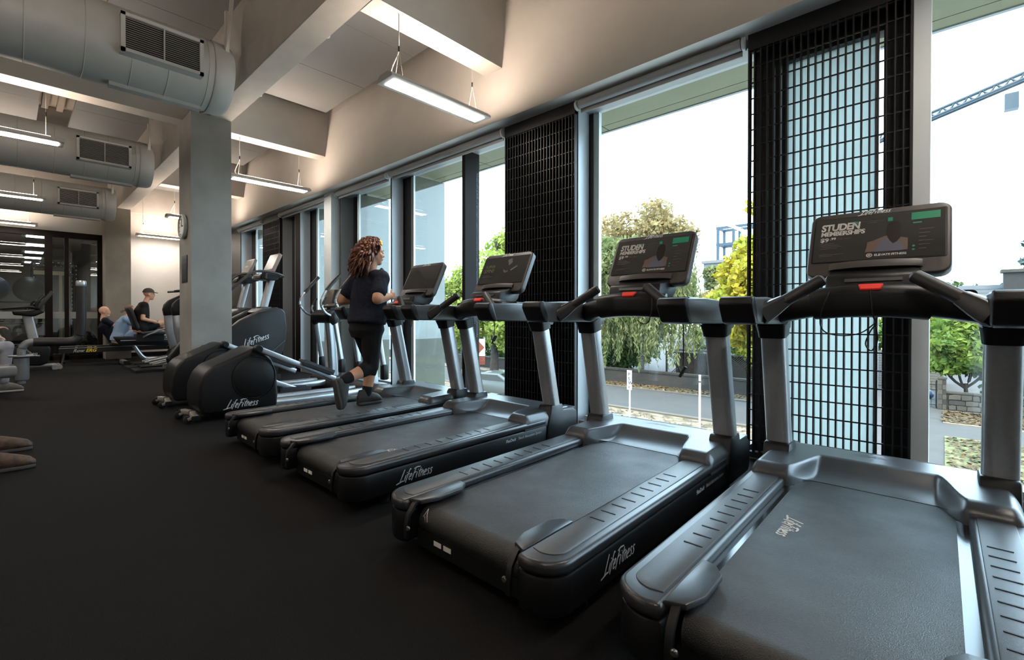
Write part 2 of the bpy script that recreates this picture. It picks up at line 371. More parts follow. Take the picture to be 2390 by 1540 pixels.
# ================================================================ pendant lamps
M('lamp_housing', (206,203,198), 0.4, metal=0.2)
M('lamp_diffuser', (255,255,255), 0.4, emit=58.0, ecol=(255,244,232))
M('lamp_uplight', (255,255,255), 0.4, emit=88.0, ecol=(255,234,214))
def lamp(x, y0, y1, label, z=3.10, cable=True):
    wt = 0.635 if min(abs(x-b) for b in BEAMS) < 0.12 else ZC-z+0.005
    w = 0.115; t = thing('pendant_lamp', label, 'lamp', (x, (y0+y1)/2, z), group='long pendant lamps'); h = (y1-y0)/2
    obj('housing', pr([(-w,0),(w,0),(w-0.005,0.022),(w-0.05,0.06),(-w+0.05,0.06),(-w+0.005,0.022)], -h, h, 'y', 0.003, 1), 'lamp_housing', t)
    obj('diffuser', bx(-w+0.048, w-0.048, -h+0.06, h-0.05, -0.004, 0.002), 'lamp_diffuser', t, smooth=0)
    obj('uplight', bx(-w+0.065, w-0.065, -h+0.12, h-0.12, 0.06, 0.064), 'lamp_uplight', t, smooth=0)
    for s in (-1, 1):
        yy = s*(h-0.16)
        obj('wire', tube([(0,yy,0.30),(0,yy,wt)], 0.0014, 6), 'cable_white', t)
        for sx in (-1, 1): obj('wire', tube([(sx*0.06,yy,0.06),(0,yy,0.30)], 0.0011, 6), 'cable_white', t)
        obj('wire_grip', cyl(0.008, 0.30, 0.345, 'z', (0,yy,0), 10), 'alu_dark', t)
    if cable: obj('power_cable', tube(smooth_path([(0,-h+0.14,0.06),(-0.03,-h+0.10,0.12),(-0.01,-h+0.16,0.30),(0.012,-h+0.15,0.45),(0,-h+0.16,wt)]), 0.005, 8), 'cable_white', t)
    return t
lamp(-3.305, 2.35, 3.60, 'lit pendant lamp nearest the camera, hung beside the bulkhead')
lamp(-7.20, 2.35, 3.60, 'lit pendant lamp just right of the concrete column')
lamp(-10.95, 2.35, 3.60, 'lit pendant lamp left of the concrete column, second row from the far white wall')
lamp(-14.05, 2.35, 3.60, 'lit pendant lamp against the far white wall')
lamp(-7.20, -0.76, 0.485, 'lit pendant lamp at the left edge below the large duct')
lamp(-10.88, -0.76, 0.485, 'lit pendant lamp at the left edge below the middle duct')
lamp(-14.10, -0.76, 0.485, 'lit pendant lamp at the left edge above the glazed partition')
lamp(-3.305, -0.76, 0.485, 'pendant lamp above the open floor, out of view to the left')
lamp(0.45, 2.35, 3.60, 'pendant lamp above the nearest treadmill, out of view')
lamp(0.45, -0.76, 0.485, 'pendant lamp behind the camera, out of view')
for x, w in ((-10.88,'farthest'),(-7.2,'middle'),(-3.305,'nearest')): lamp(x, -4.6, -3.3, w+' pendant lamp of the back row deep in the room, out of view')
# small sprinkler / sensor fittings under the main beam; the left-face one is a pipe end
for (x, y) in ((-4.2,2.28),(-5.9,2.28),(-5.3,1.60)):
    s = thing('beam_fitting', {-4.2:'small white detector on the main beam nearest the camera',-5.9:'small white detector on the main beam above the column',-5.3:'small white pipe end on the left face of the main beam'}[x], 'detector', (x, y, 3.95))
    obj('cup', lathe([(0,0),(0.03,0.0),(0.035,0.02),(0.02,0.07),(0,0.07)], 16, 'z', (0,0.02,-0.12)), 'cable_white', s)
    obj('arm', tube([(0,-0.06,-0.02),(0,0.02,-0.03),(0,0.02,-0.06)], 0.012, 8), 'cable_white', s)
# ================================================================ treadmills
M('plastic_black', (21,21,22), 0.36, var=0.12, scale=30, bump=0.12, bscale=500, spec=0.32)
M('plastic_charcoal', (44,44,46), 0.30, var=0.08, scale=20, bump=0.08, bscale=500, spec=0.5)
M('plastic_grey', (70,72,75), 0.30, var=0.06, scale=20, bump=0.06, bscale=500, spec=0.5)
M('foot_rail', (60,61,63), 0.34, var=0.06, scale=30, bump=0.15, bscale=600, spec=0.5)
M('belt_rubber', (42,41,40), 0.42, var=0.28, scale=180, bump=0.4, bscale=300, spec=0.5, detail=2)
_b = MATS['belt_rubber'].node_tree; _n = _b.nodes.new('ShaderNodeTexNoise'); _n.inputs['Scale'].default_value = 2.6; _n.inputs['Detail'].default_value = 5
_tc = _b.nodes.new('ShaderNodeTexCoord'); _mr = _b.nodes.new('ShaderNodeMapRange'); _mr.inputs['From Min'].default_value = 0.35; _mr.inputs['From Max'].default_value = 0.68; _mr.inputs['To Min'].default_value = 0.56; _mr.inputs['To Max'].default_value = 0.33
_b.links.new(_tc.outputs['Object'], _n.inputs['Vector']); _b.links.new(_n.outputs['Fac'], _mr.inputs['Value']); _b.links.new(_mr.outputs[0], _b.nodes['Principled BSDF'].inputs['Roughness'])   # scuffed, partly polished rubber
M('gloss_black', (16,16,18), 0.12, spec=0.6)
M('upright_silver', (172,173,175), 0.28, metal=0.5, var=0.05, scale=60)
M('console_bezel', (56,51,48), 0.42, var=0.08, scale=30, bump=0.1, bscale=500, spec=0.5)
M('handle_rubber', (30,28,28), 0.5, var=0.1, scale=50)
M('handle_metal', (120,116,112), 0.3, metal=0.8)
M('switch_red', (225,48,28), 0.4, emit=0.08)
M('logo_silver', (205,208,210), 0.4, metal=0.2)
M('logo_belt', (190,182,170), 0.6)
M('logo_dark', (70,74,80), 0.4)
M('sticker_white', (226,222,214), 0.5)
M('cord_black', (14,14,15), 0.6)
M('screen_glass', (14,14,15), 0.08, emit=0.07, ecol=(150,140,130), spec=0.5)  # glow raised to stand for hazy reflections on the glass
M('screen_text', (150,145,140), 0.3, emit=0.16, ecol=(200,190,180))
M('screen_dim', (70,66,64), 0.3, emit=0.05, ecol=(150,140,130))
M('screen_green', (30,110,82), 0.3, emit=0.14, ecol=(40,150,110))
M('screen_skin', (84,68,60), 0.3, emit=0.07, ecol=(160,124,106))
M('screen_top', (72,72,80), 0.3, emit=0.07, ecol=(140,142,165))
M('screen_hair', (20,16,15), 0.3)
M('screen_olive', (70,72,52), 0.3, emit=0.06, ecol=(150,152,100))
BR = {}
def brush_mesh(size, w=0.16):
    """hand-brushed slanted lettering 'LifeFitness' drawn as tapering strokes"""
    if (size, w) in BR: return BR[(size, w)].copy()
    E = lambda x: [(x+0.08,0.48),(x+0.42,0.62),(x+0.40,0.92),(x+0.16,0.9),(x,0.45),(x+0.12,0.08),(x+0.48,0.16)]
    S = lambda x: [(x+0.52,0.86),(x+0.26,0.97),(x+0.14,0.72),(x+0.40,0.42),(x+0.32,0.08),(x-0.04,0.10)]
    strokes = [[(0.42,1.95),(0.22,0.9),(0.05,0.02)], [(-0.62,-0.18),(0.1,0.0),(0.55,0.12),(0.86,0.06)], [(1.05,0.95),(0.98,0.5),(1.0,0.02)], [(1.08,1.28),(1.14,1.40)],
        [(1.86,1.72),(1.62,1.78),(1.46,1.2),(1.30,-0.25)], [(1.2,0.95),(1.78,1.06)], E(1.86), [(2.92,1.62),(2.72,0.8),(2.58,-0.2)], [(2.5,1.62),(3.1,1.80),(3.9,1.74)], [(2.66,0.92),(3.3,1.05)],
        [(3.50,0.95),(3.42,0.5),(3.46,0.02)], [(3.52,1.26),(3.58,1.36)], [(4.12,1.55),(3.96,0.6),(4.06,0.02)], [(3.72,1.02),(4.55,1.16)], [(4.42,0.92),(4.36,0.02)], [(4.40,0.55),(4.66,0.92),(4.84,0.8),(4.82,0.02)], E(5.1), S(5.78), S(6.44)]
    V = []; F = []
    for st in strokes:
        p = [Vector((x + 0.38*y, y, 0)) for x, y in st]; p = smooth_path(p, 5) if len(p) > 2 else p; n = len(p); b0 = len(V)
        for i, q in enumerate(p):
            t = (p[min(i+1,n-1)] - p[max(i-1,0)]).normalized(); nrm = Vector((-t.y, t.x, 0)); k = w*(0.55+0.45*math.sin(PI*min(0.85,0.15+i/max(1,n-1)*0.8)))*0.5
            V += [(q+nrm*k)*size*0.36, (q-nrm*k)*size*0.36]
        for i in range(n-1): F.append((b0+2*i, b0+2*i+1, b0+2*i+3, b0+2*i+2))
    me = quads_mesh('lettering', V, F); BR[(size, w)] = me; return me.copy()
def brush(name, size, mat, parent, xaxis, yaxis, loc, w=0.17):
    X = Vector(xaxis).normalized(); Y = Vector(yaxis); Y = (Y - X*Y.dot(X)).normalized(); Z = X.cross(Y)
    o = add_obj(name, brush_mesh(size, w), mat, parent); R = Matrix((X, Y, Z)).transposed().to_4x4(); R.translation = Vector(loc); o.matrix_local = R; return o
def mirror(bm): return xform(bm, Matrix.Scale(-1, 4, (1,0,0)))
def sstep(a, b, x): t = min(1, max(0, (x-a)/(b-a))); return t*t*(3-2*t)
def motor_cover_bm():
    bm = NB(); NX, NV = 150, 36; xs = [-0.47 + 0.94*i/NX for i in range(NX+1)]; G = []
    for x in xs:
        a = abs(x); k = sstep(0.215, 0.312, a)
        y0 = 1.60*(1-k) + 1.425*k; L = 0.21*(1-k) + 0.055*k; zb = 0.222*(1-k) + 0.262*k; row = []
        ye = 2.15 - 0.10*sstep(0.30, 0.47, a)
        for j in range(NV+1):
            v = j/NV
            y = y0 + (ye-y0)*(v**1.15); s = min(1, (y-y0)/L)
            z = zb + (0.312-zb)*(s**(2.2*(1-k)+0.55*k) if s < 1 else 1)      # scooped wall in the middle, round lips on the wings
            z -= 0.06*max(0, (y-2.02)/0.13)**2
            z -= 0.05*max(0, (a-0.43)/0.04)**2
            row.append(bm.verts.new((x, y, z)))
        G.append(row)
    for i in range(NX):
        for j in range(NV): bm.faces.new((G[i][j], G[i+1][j], G[i+1][j+1], G[i][j+1]))
    be = [e for e in bm.edges if e.is_boundary]
    r = bmesh.ops.extrude_edge_only(bm, edges=be); nv = [v for v in r['geom'] if isinstance(v, bmesh.types.BMVert)]
    for v in nv: v.co.z = 0.10 if v.co.y > 1.75 else min(v.co.z, 0.20)
    return bm
def side_outline(i0, o0, ystart, yend, r):
    return [(i0, yend), (i0, ystart+0.01)] + arc(o0-r, ystart+r, r, 270, 360, 8) + [(o0, yend)]
def make_treadmill():
    t = thing('treadmill', 'x', 'treadmill')
    # --- side shrouds
    for s in (1, -1):
        f = (lambda b: b) if s > 0 else mirror
        low = obj('side_shroud', f(pr(side_outline(0.312, 0.468, -0.095, 1.72, 0.11), 0.065, 0.205, 'z', 0.012, 2)), 'plastic_black', t)
        cap = obj('side_cap', f(pr(side_outline(0.312, 0.472, -0.10, 1.70, 0.115), 0.207, 0.256, 'z', 0.018, 4)), 'plastic_charcoal', t)
        obj('foot_rail', f(pr(side_outline(0.332, 0.436, -0.03, 1.46, 0.07), 0.250, 0.2595, 'z', 0.003, 2)), 'foot_rail', t)
        for k in range(9):
            obj('grip_line', f(bx(0.346, 0.408, 0.348+k*0.0925, 0.354+k*0.0925, 0.2585, 0.2615)), 'black', t, smooth=0)
        # belt guard: chamfered plate beside the belt with a flange folding down over the rear roller
        obj('belt_guard', f(pr([(0.318,0.27),(0.275,0.262),(0.240,0.205),(0.238,0.05),(0.262,-0.035),(0.318,-0.06)], 0.238, 0.2585, 'z', 0.005, 2)), 'plastic_charcoal', t)
        fl_ = [(-0.02,0.252),(-0.055,0.238),(-0.088,0.20),(-0.098,0.15),(-0.098,0.10)]
        obj('guard_flange', f(sweep(NB(), [(0.286,y,z) for y, z in fl_], [(-0.011,-0.007),(0.011,-0.007),(0.011,0.007),(-0.011,0.007)], up=(0,1,0.3))), 'plastic_black', t)
        obj('deck_edge', f(bx(0.270, 0.320, 0.06, 1.60, 0.19, 0.2165)), 'gloss_black', t, smooth=0)
        obj('roller_bolt', f(cyl(0.011, -0.108, -0.096, 'y', (0.27,0,0.15), 12, 0.003)), 'handle_metal', t)
    obj('frame', bx(-0.29, 0.29, 0.02, 2.0, 0.05, 0.17, 0.01, 1), 'black', t)
    obj('rear_panel', bx(-0.29, 0.29, -0.03, 0.04, 0.05, 0.125, 0.01, 2), 'plastic_black', t)
    for xx in (-0.18, -0.12): obj('sticker', bx(xx, xx+0.045, -0.0325, -0.0305, 0.085, 0.105), 'sticker_white', t, smooth=0)
    for xx in (-0.4, 0.4):
        for yy in (0.18, 1.9): obj('foot', cyl(0.03, 0.0, 0.075, 'z', (xx,yy,0), 16, 0.004), 'black', t)
    # --- running belt round the rear roller
    prof = [(1.66,0.2195),(0.03,0.2195)] + [(0.03+0.062*math.cos(math.radians(a)), 0.1575+0.062*math.sin(math.radians(a))) for a in range(100,271,12)] + [(0.3,0.0955),(1.66,0.0955)]
    bm = NB(); A = [bm.verts.new((-0.278,y,z)) for y, z in prof]; B = [bm.verts.new((0.278,y,z)) for y, z in prof]
    for i in range(len(prof)-1): bm.faces.new((A[i],B[i],B[i+1],A[i+1]))
    obj('running_belt', bm, 'belt_rubber', t)
    # --- motor cover with scooped front
    mc = obj('motor_cover', motor_cover_bm(), 'plastic_grey', t, smooth=50)
    obj('air_slot', bx(-0.28, 0.24, 2.045, 2.06, 0.306, 0.3105, 0.002, 1), 'black', mc)
    brush('cover_lettering', 0.07, 'logo_dark', mc, (1,0,0), (0,1,0), (-0.10,1.94,0.3135), 0.2)
    for s in (1, -1):
        f = (lambda b: b) if s > 0 else mirror
        obj('boot', f(pr([(1.70,0.07),(1.715,0.20),(1.76,0.33),(1.775,0.352),(1.925,0.352),(1.94,0.30),(2.10,0.292),(2.15,0.26),(2.15,0.10),(2.12,0.07)], 0.352, 0.478, 'x', 0.012, 2)), 'plastic_black', t)
        obj('boot_cap', f(bx(0.372, 0.470, 1.955, 2.12, 0.285, 0.302, 0.008, 2)), 'plastic_grey', t)
        obj('upright', f(sweep(NB(), [(0.418,1.852,0.33),(0.416,1.69,1.0)], rrect(-0.0575,0.0575,-0.058,0.058,0.034,6), up=(0,1,0))), 'upright_silver', t)
        # collar between upright and arm pod
        c = sweep(NB(), [(0.416,1.698,0.965),(0.416,1.69,1.0),(0.416,1.67,1.05)], rrect(-0.066,0.066,-0.068,0.068,0.03,5), up=(0,1,0), scales=[0.97,1.02,1.12])
        obj('collar', f(c), 'plastic_black', t)
        pod = obj('arm_pod', f(pr([(1.02,1.162),(1.05,1.050),(1.08,1.038),(1.60,1.030),(1.78,1.0),(1.80,1.05),(1.80,1.135),(1.72,1.158),(1.30,1.170)], 0.352, 0.484, 'x', 0.014, 3)), 'plastic_grey', t)
        obj('pod_cap', f(pr([(0.982,1.128),(0.990,1.158),(1.008,1.166),(1.035,1.166),(1.085,1.042),(1.07,1.034),(1.035,1.046),(0.998,1.10)], 0.349, 0.487, 'x', 0.010, 3)), 'plastic_black', pod)
        # hand grip rising from the pod towards the console
        obj('grip_base', f(sweep(NB(), [(0.372,1.20,1.075),(0.33,1.235,1.112),(0.285,1.262,1.148)], rrect(-0.03,0.03,-0.036,0.036,0.015,3), scales=[1.25,1.1,0.8])), 'plastic_charcoal', t)
        grip = obj('hand_grip', f(tube([(0.30,1.255,1.135),(0.22,1.295,1.195),(0.155,1.325,1.243),(0.148,1.329,1.248)], 0.0275, 14, scales=[1,1,1,0.7])), 'handle_rubber', t)
        obj('pulse_sensor', f(sweep(NB(), [(0.27,1.265,1.178),(0.19,1.305,1.238)], [(-0.010,-0.004),(0.010,-0.004),(0.010,0.004),(-0.010,0.004)])), 'handle_metal', grip)
    # --- arched crossbar
    def cz(x): return 1.095 + 0.050*(1-(x/0.37)**2)
    obj('crossbar', sweep(NB(), [(x, 1.455+0.10*(x/0.37)**2, cz(x)) for x in [-0.372+0.744*i/20 for i in range(21)]], rrect(-0.055,0.055,-0.058,0.058,0.035,4), up=(0,0,1)), 'plastic_black', t)
    cv = obj('crossbar_cover', sweep(NB(), [(x, 1.455+0.10*(x/0.37)**2, cz(x)+0.005) for x in [-0.195+0.39*i/14 for i in range(15)]], rrect(-0.075,0.065,-0.078,0.072,0.045,5), up=(0,0,1)), 'plastic_black', t)
    obj('stop_switch', xform(pr([(-0.043,0.019),(0.043,0.019),(0.034,-0.019),(-0.034,-0.019)], -0.006, 0.006, 'z', 0.003, 1), Matrix.Translation((0.01,1.398,1.207)) @ Matrix.Rotation(math.radians(42),4,'X')), 'switch_red', t)
    # --- console
    th = math.radians(28); cx_, cy_, cz_ = 0, 1.735, 1.437
    CM = Matrix.Translation((cx_,cy_,cz_)) @ Matrix.Rotation(-th, 4, 'X')      # local: x right, z up the face, -y towards the user
    c = NB(); prism(c, rrect(-0.264,0.264,-0.188,0.205,0.045,6), -0.014, 0.040, 'y'); bmesh.ops.recalc_face_normals(c, faces=c.faces[:]); bevel(c, 0.009, 3)
    con = add_obj('console', mesh_of(c, 'console'), 'console_bezel', t); con.matrix_local = CM
    obj('console_back', pr(rrect(-0.20,0.20,-0.15,0.13,0.05,5), 0.038, 0.075, 'y', 0.015, 2), 'plastic_grey', con)
    obj('display_frame', pr(rrect(-0.249,0.249,-0.106,0.173,0.008,3), -0.0165, -0.012, 'y', 0.001, 1), 'plastic_black', con)
    d = obj('display', bx(-0.2415, 0.2415, -0.0185, -0.0155, -0.100, 0.168), 'screen_glass', con, smooth=0)
    brush('console_lettering', 0.044, 'logo_silver', con, (1,0,0), (0,0,1), (-0.062,-0.0148,0.178), 0.24)
    lip = [(-0.17+0.34*i/16, -0.022-0.020*math.sin(PI*i/16)**0.5, -0.138) for i in range(17)]
    bm = NB(); rows = []
    for x, y, z in lip: rows.append([bm.verts.new(q) for q in ((x,-0.012,z-0.018),(x,y,z-0.020),(x,y-0.004,z+0.004),(x,y+0.002,z+0.02),(x,y+0.006,z+0.018),(x,-0.012,z-0.004))])
    for a, b in zip(rows, rows[1:]):
        for j in range(5): bm.faces.new((a[j],a[j+1],b[j+1],b[j]))
    obj('tray_lip', bm, 'console_bezel', con)
    obj('neck', pr([(1.47,1.185),(1.50,1.275),(1.60,1.285),(1.75,1.36),(1.80,1.34),(1.74,1.22),(1.66,1.16)], -0.165, 0.165, 'x', 0.015, 2), 'plastic_black', t)
    obj('port_strip', xform(bx(-0.10,0.10,-0.002,0.002,-0.008,0.008,0.001,1), Matrix.Translation((0.01,1.484,1.245)) @ Matrix.Rotation(math.radians(-18),4,'X')), 'plastic_grey', t)
    for s in (1, -1): obj('cup_holder', sweep(NB(), [(s*0.27,1.50,1.165),(s*0.27,1.66,1.165)], rrect(-0.065,0.065,-0.02,0.022,0.018,4), up=(0,0,1)), 'plastic_black', t)
    # --- lettering on the right-hand shroud
    brush('shroud_lettering', 0.098, 'logo_silver', t, (0,1,0), (0,0,1), (0.4690,0.235,0.110), 0.2)
    text('shroud_note', 'FlexDeck', 0.030, 'logo_silver', t, (0,1,0), (0,0,1), (0.4688,1.20,0.155), shear=0.2, bold=0.0008)
    text('shroud_note', 'Shock Absorption System', 0.028, 'logo_silver', t, (0,1,0), (0,0,1), (0.4688,1.345,0.155), shear=0.2)
    return t, con
T0, _ = make_treadmill()
TPOS = [(-3.743, 1.407, 0.0), (-2.626, 1.3995, 0.0076), (-1.3317, 1.364, 0.0073), (-0.2356, 1.430, 0.0023)]
TLAB = ['treadmill under the running woman, farthest of the four', 'treadmill with an unused dark red-lettered screen standing next to the runner\'s treadmill',
        'third treadmill from the left, in front of the birch window', 'nearest treadmill at the right edge, cut off by the frame']
TLAB[1] = 'second treadmill from the left, between the runner and the treadmill before the birch window'
TREAD = []
for i in range(4):
    o = T0 if i == 0 else copy_tree(T0)
    # the fit pivots about world y = 2
    x, y, a = TPOS[i]; dy = -0.6
    o.location = (x - math.sin(a)*dy, y, 0); o.rotation_euler = (0, 0, a)
    o['label'] = TLAB[i]; o['category'] = 'treadmill'; o['group'] = 'row of treadmills facing the windows'; TREAD.append(o)
def child(o, stem): return [c for c in o.children if c.name.split('.')[0] == stem][0]
def scr_rect(con, name, x0, x1, z0, z1, mat, y=-0.0190): return obj(name, bx(x0, x1, y-0.0006, y, z0, z1), mat, child(con, 'display'), smooth=0)
def scr_text(con, s, size, x, z, mat, **kw): return text('screen_lettering', s, size, mat, child(con, 'display'), (1,0,0), (0,0,1), (x, -0.0198, z), **kw)
def scr_poly(con, name, poly, mat, y=-0.0194): return obj(name, prism(NB(), poly, y-0.0005, y, 'y'), mat, child(con, 'display'), smooth=0)
for i in (2, 3):
    con = child(TREAD[i], 'console'); P = -0.0190
    _t = scr_text(con, 'STUDEN', 0.056, -0.217, 0.092, 'screen_text', bold=0.0022, shear=0.08, space=0.92); _t.scale = (0.78, 1.04, 1)
    _t = scr_text(con, 'MEMBERSHIPS', 0.036, -0.217, 0.060, 'screen_text', bold=0.0015, shear=0.08, space=0.94); _t.scale = (0.84, 1.02, 1)
    scr_text(con, '$9', 0.034, -0.217, 0.024, 'screen_text', bold=0.001); scr_text(con, '.99', 0.020, -0.177, 0.034, 'screen_text', bold=0.0006)
    scr_text(con, '/ PER WEEK', 0.011, -0.148, 0.032, 'screen_dim')
    for k in range(4): scr_rect(con, 'text_line', -0.217, -0.217+(0.06,0.075,0.09,0.07)[k], 0.012-k*0.010-0.003, 0.012-k*0.010, 'screen_dim')
    for k in range(2): scr_rect(con, 'text_line', -0.217, -0.217+(0.10,0.055)[k], -0.058-k*0.009, -0.0555-k*0.009, 'screen_dim')
    scr_rect(con, 'ad_tab', -0.085, -0.069, 0.118, 0.136, 'screen_green'); scr_rect(con, 'ad_tab', 0.044, 0.062, 0.118, 0.140, 'screen_green')
    scr_rect(con, 'text_line', -0.06, 0.035, 0.128, 0.130, 'screen_dim'); scr_rect(con, 'text_line', -0.03, 0.005, 0.118, 0.120, 'screen_dim')
    scr_rect(con, 'button', 0.128, 0.226, 0.112, 0.154, 'screen_green')
    scr_rect(con, 'text_line', 0.134, 0.164, 0.090, 0.097, 'screen_green')
    for k in range(6): scr_rect(con, 'text_line', 0.155, 0.205-(k%3)*0.012, 0.052-k*0.022, 0.0545-k*0.022, 'screen_dim')
    for k in range(2): scr_poly(con, 'icon', arc(0.138, -0.040-k*0.020, 0.005, 0, 360, 10)[:-1], 'screen_green')
    # photo of an exerciser seen from behind: shoulders, vest, dark hair
    scr_poly(con, 'picture', [(-0.035,-0.058),(-0.03,-0.03),(-0.028,0.0),(-0.005,0.008),(0.02,0.022),(0.038,0.03),(0.075,0.03),(0.092,0.018),(0.118,0.008),(0.118,-0.058)], 'screen_skin')
    scr_poly(con, 'picture', [(0.0,-0.06),(0.012,-0.02),(0.022,0.006),(0.05,0.02),(0.085,0.004),(0.10,-0.025),(0.104,-0.06)], 'screen_top', -0.0199)
    scr_poly(con, 'picture', [(0.04,0.05)]+arc(0.066,0.075,0.027,150,20,8,0.038)+[(0.092,0.045),(0.092,0.015),(0.080,-0.008),(0.066,-0.018),(0.054,0.0),(0.046,0.02)], 'screen_hair', -0.0203)
    scr_text(con, 'ELEVATE FITNESS', 0.0165, 0.0, -0.084, 'screen_text', bold=0.0005, space=0.9)
    scr_poly(con, 'emblem', arc(-0.018,-0.078,0.012,0,360,16)[:-1], 'screen_text'); scr_poly(con, 'emblem', arc(-0.018,-0.078,0.0085,0,360,16)[:-1], 'screen_hair', -0.0199)
    for k in range(3):
        a = k*PI/3; dx, dz = 0.011*math.cos(a), 0.011*math.sin(a); px, pz = -0.001*math.sin(a)*1.3, 0.001*math.cos(a)*1.3
        scr_poly(con, 'emblem', [(-0.018+dx+px,-0.078+dz+pz),(-0.018-dx+px,-0.078-dz+pz),(-0.018-dx-px,-0.078-dz-pz),(-0.018+dx-px,-0.078+dz-pz)], 'screen_text', -0.0203)
con = child(TREAD[1], 'console')
scr_text(con, 'SUPER', 0.040, -0.215, 0.060, 'screen_olive', bold=0.001); scr_text(con, 'SPIN!', 0.050, -0.215, 0.012, 'screen_olive', bold=0.001)
for k in range(3): scr_rect(con, 'text_line', -0.215, -0.215+(0.08,0.11,0.06)[k], -0.02-k*0.013, -0.016-k*0.013, 'screen_dim')
scr_poly(con, 'picture', [(0.0,0.04),(0.03,0.02),(0.05,0.028),(0.06,0.008),(0.03,0.0),(0.01,0.01)], 'screen_dim'); scr_poly(con, 'picture', [(0.02,0.13),(0.06,0.15),(0.08,0.10),(0.05,0.07)], 'screen_dim')
scr_poly(con, 'picture', [(0.08,0.03),(0.14,0.07),(0.15,0.06),(0.09,0.015)], 'screen_dim')
# brand prints worn on the running belts
brush('belt_lettering', 0.085, 'logo_belt', TREAD[3], (0,-1,0), (1,0,0), (-0.215,0.98,0.2205), 0.26)
brush('belt_lettering', 0.105, 'logo_belt', TREAD[1], (0,1,0), (-1,0,0), (0.262,0.22,0.2205), 0.26)
brush('belt_lettering', 0.105, 'logo_belt', TREAD[0], (0,1,0), (-1,0,0), (0.262,0.10,0.2205), 0.26)
bm = NB()
for a, b in (((-0.262,0.0),(-0.240,0.030)), ((-0.240,0.030),(-0.215,-0.012)), ((-0.246,0.004),(-0.228,-0.010))):
    pass
cr = obj('belt_mark', tube([(-0.255,-0.028,0.185),(-0.245,-0.005,0.2155),(-0.235,-0.022,0.199)], 0.002, 5), 'logo_belt', TREAD[2]); obj('belt_mark', tube([(-0.235,-0.022,0.199),(-0.225,-0.031,0.170)], 0.002, 5), 'logo_belt', TREAD[2]); obj('belt_mark', tube([(-0.247,-0.026,0.188),(-0.238,-0.030,0.165)], 0.002, 5), 'logo_belt', TREAD[2])
# safety cords
def cord(i, pts, r=0.003): return obj('safety_cord', tube(smooth_path(pts), r, 6), 'cord_black', TREAD[i])
cord(3, [(0.01,1.382,1.195),(0.015,1.372,1.15),(0.02,1.375,1.08),(0.03,1.39,1.045),(0.01,1.395,1.005),(-0.005,1.395,0.95),(0.015,1.395,0.92),(0.035,1.395,0.97),(0.028,1.392,1.04)])
cord(3, [(0.028,1.392,1.045),(-0.02,1.39,1.0),(-0.08,1.39,0.985),(-0.14,1.39,0.995),(-0.165,1.385,1.03),(-0.16,1.372,1.10),(-0.13,1.385,1.19)])
cord(2, [(0.16,1.375,1.20),(0.165,1.37,1.12),(0.14,1.385,1.04),(0.10,1.39,1.03),(0.07,1.395,1.05)])
cord(2, [(0.355,1.33,1.04),(0.356,1.33,0.9),(0.355,1.33,0.80)])
for (i, p) in ((2, (0.355,1.33,0.77)), (1, (0.34,1.22,0.90))):
    obj('cord_clip', xform(bx(-0.006,0.006,-0.01,0.01,-0.035,0.03,0.003,1), Matrix.Translation(p) @ Matrix.Rotation(0.5,4,'Y')), 'cord_black', TREAD[i])
    obj('cord_clip', xform(bx(-0.004,0.004,-0.008,0.008,-0.03,0.03,0.002,1), Matrix.Translation((p[0]-0.015,p[1],p[2])) @ Matrix.Rotation(-0.45,4,'Y')), 'handle_metal', TREAD[i])
cord(1, [(0.34,1.22,1.03),(0.342,1.22,0.98),(0.34,1.22,0.93)])
cord(0, [(0.20,1.39,1.06),(0.22,1.39,1.0),(0.24,1.39,0.96),(0.26,1.39,1.0),(0.25,1.39,1.05)])
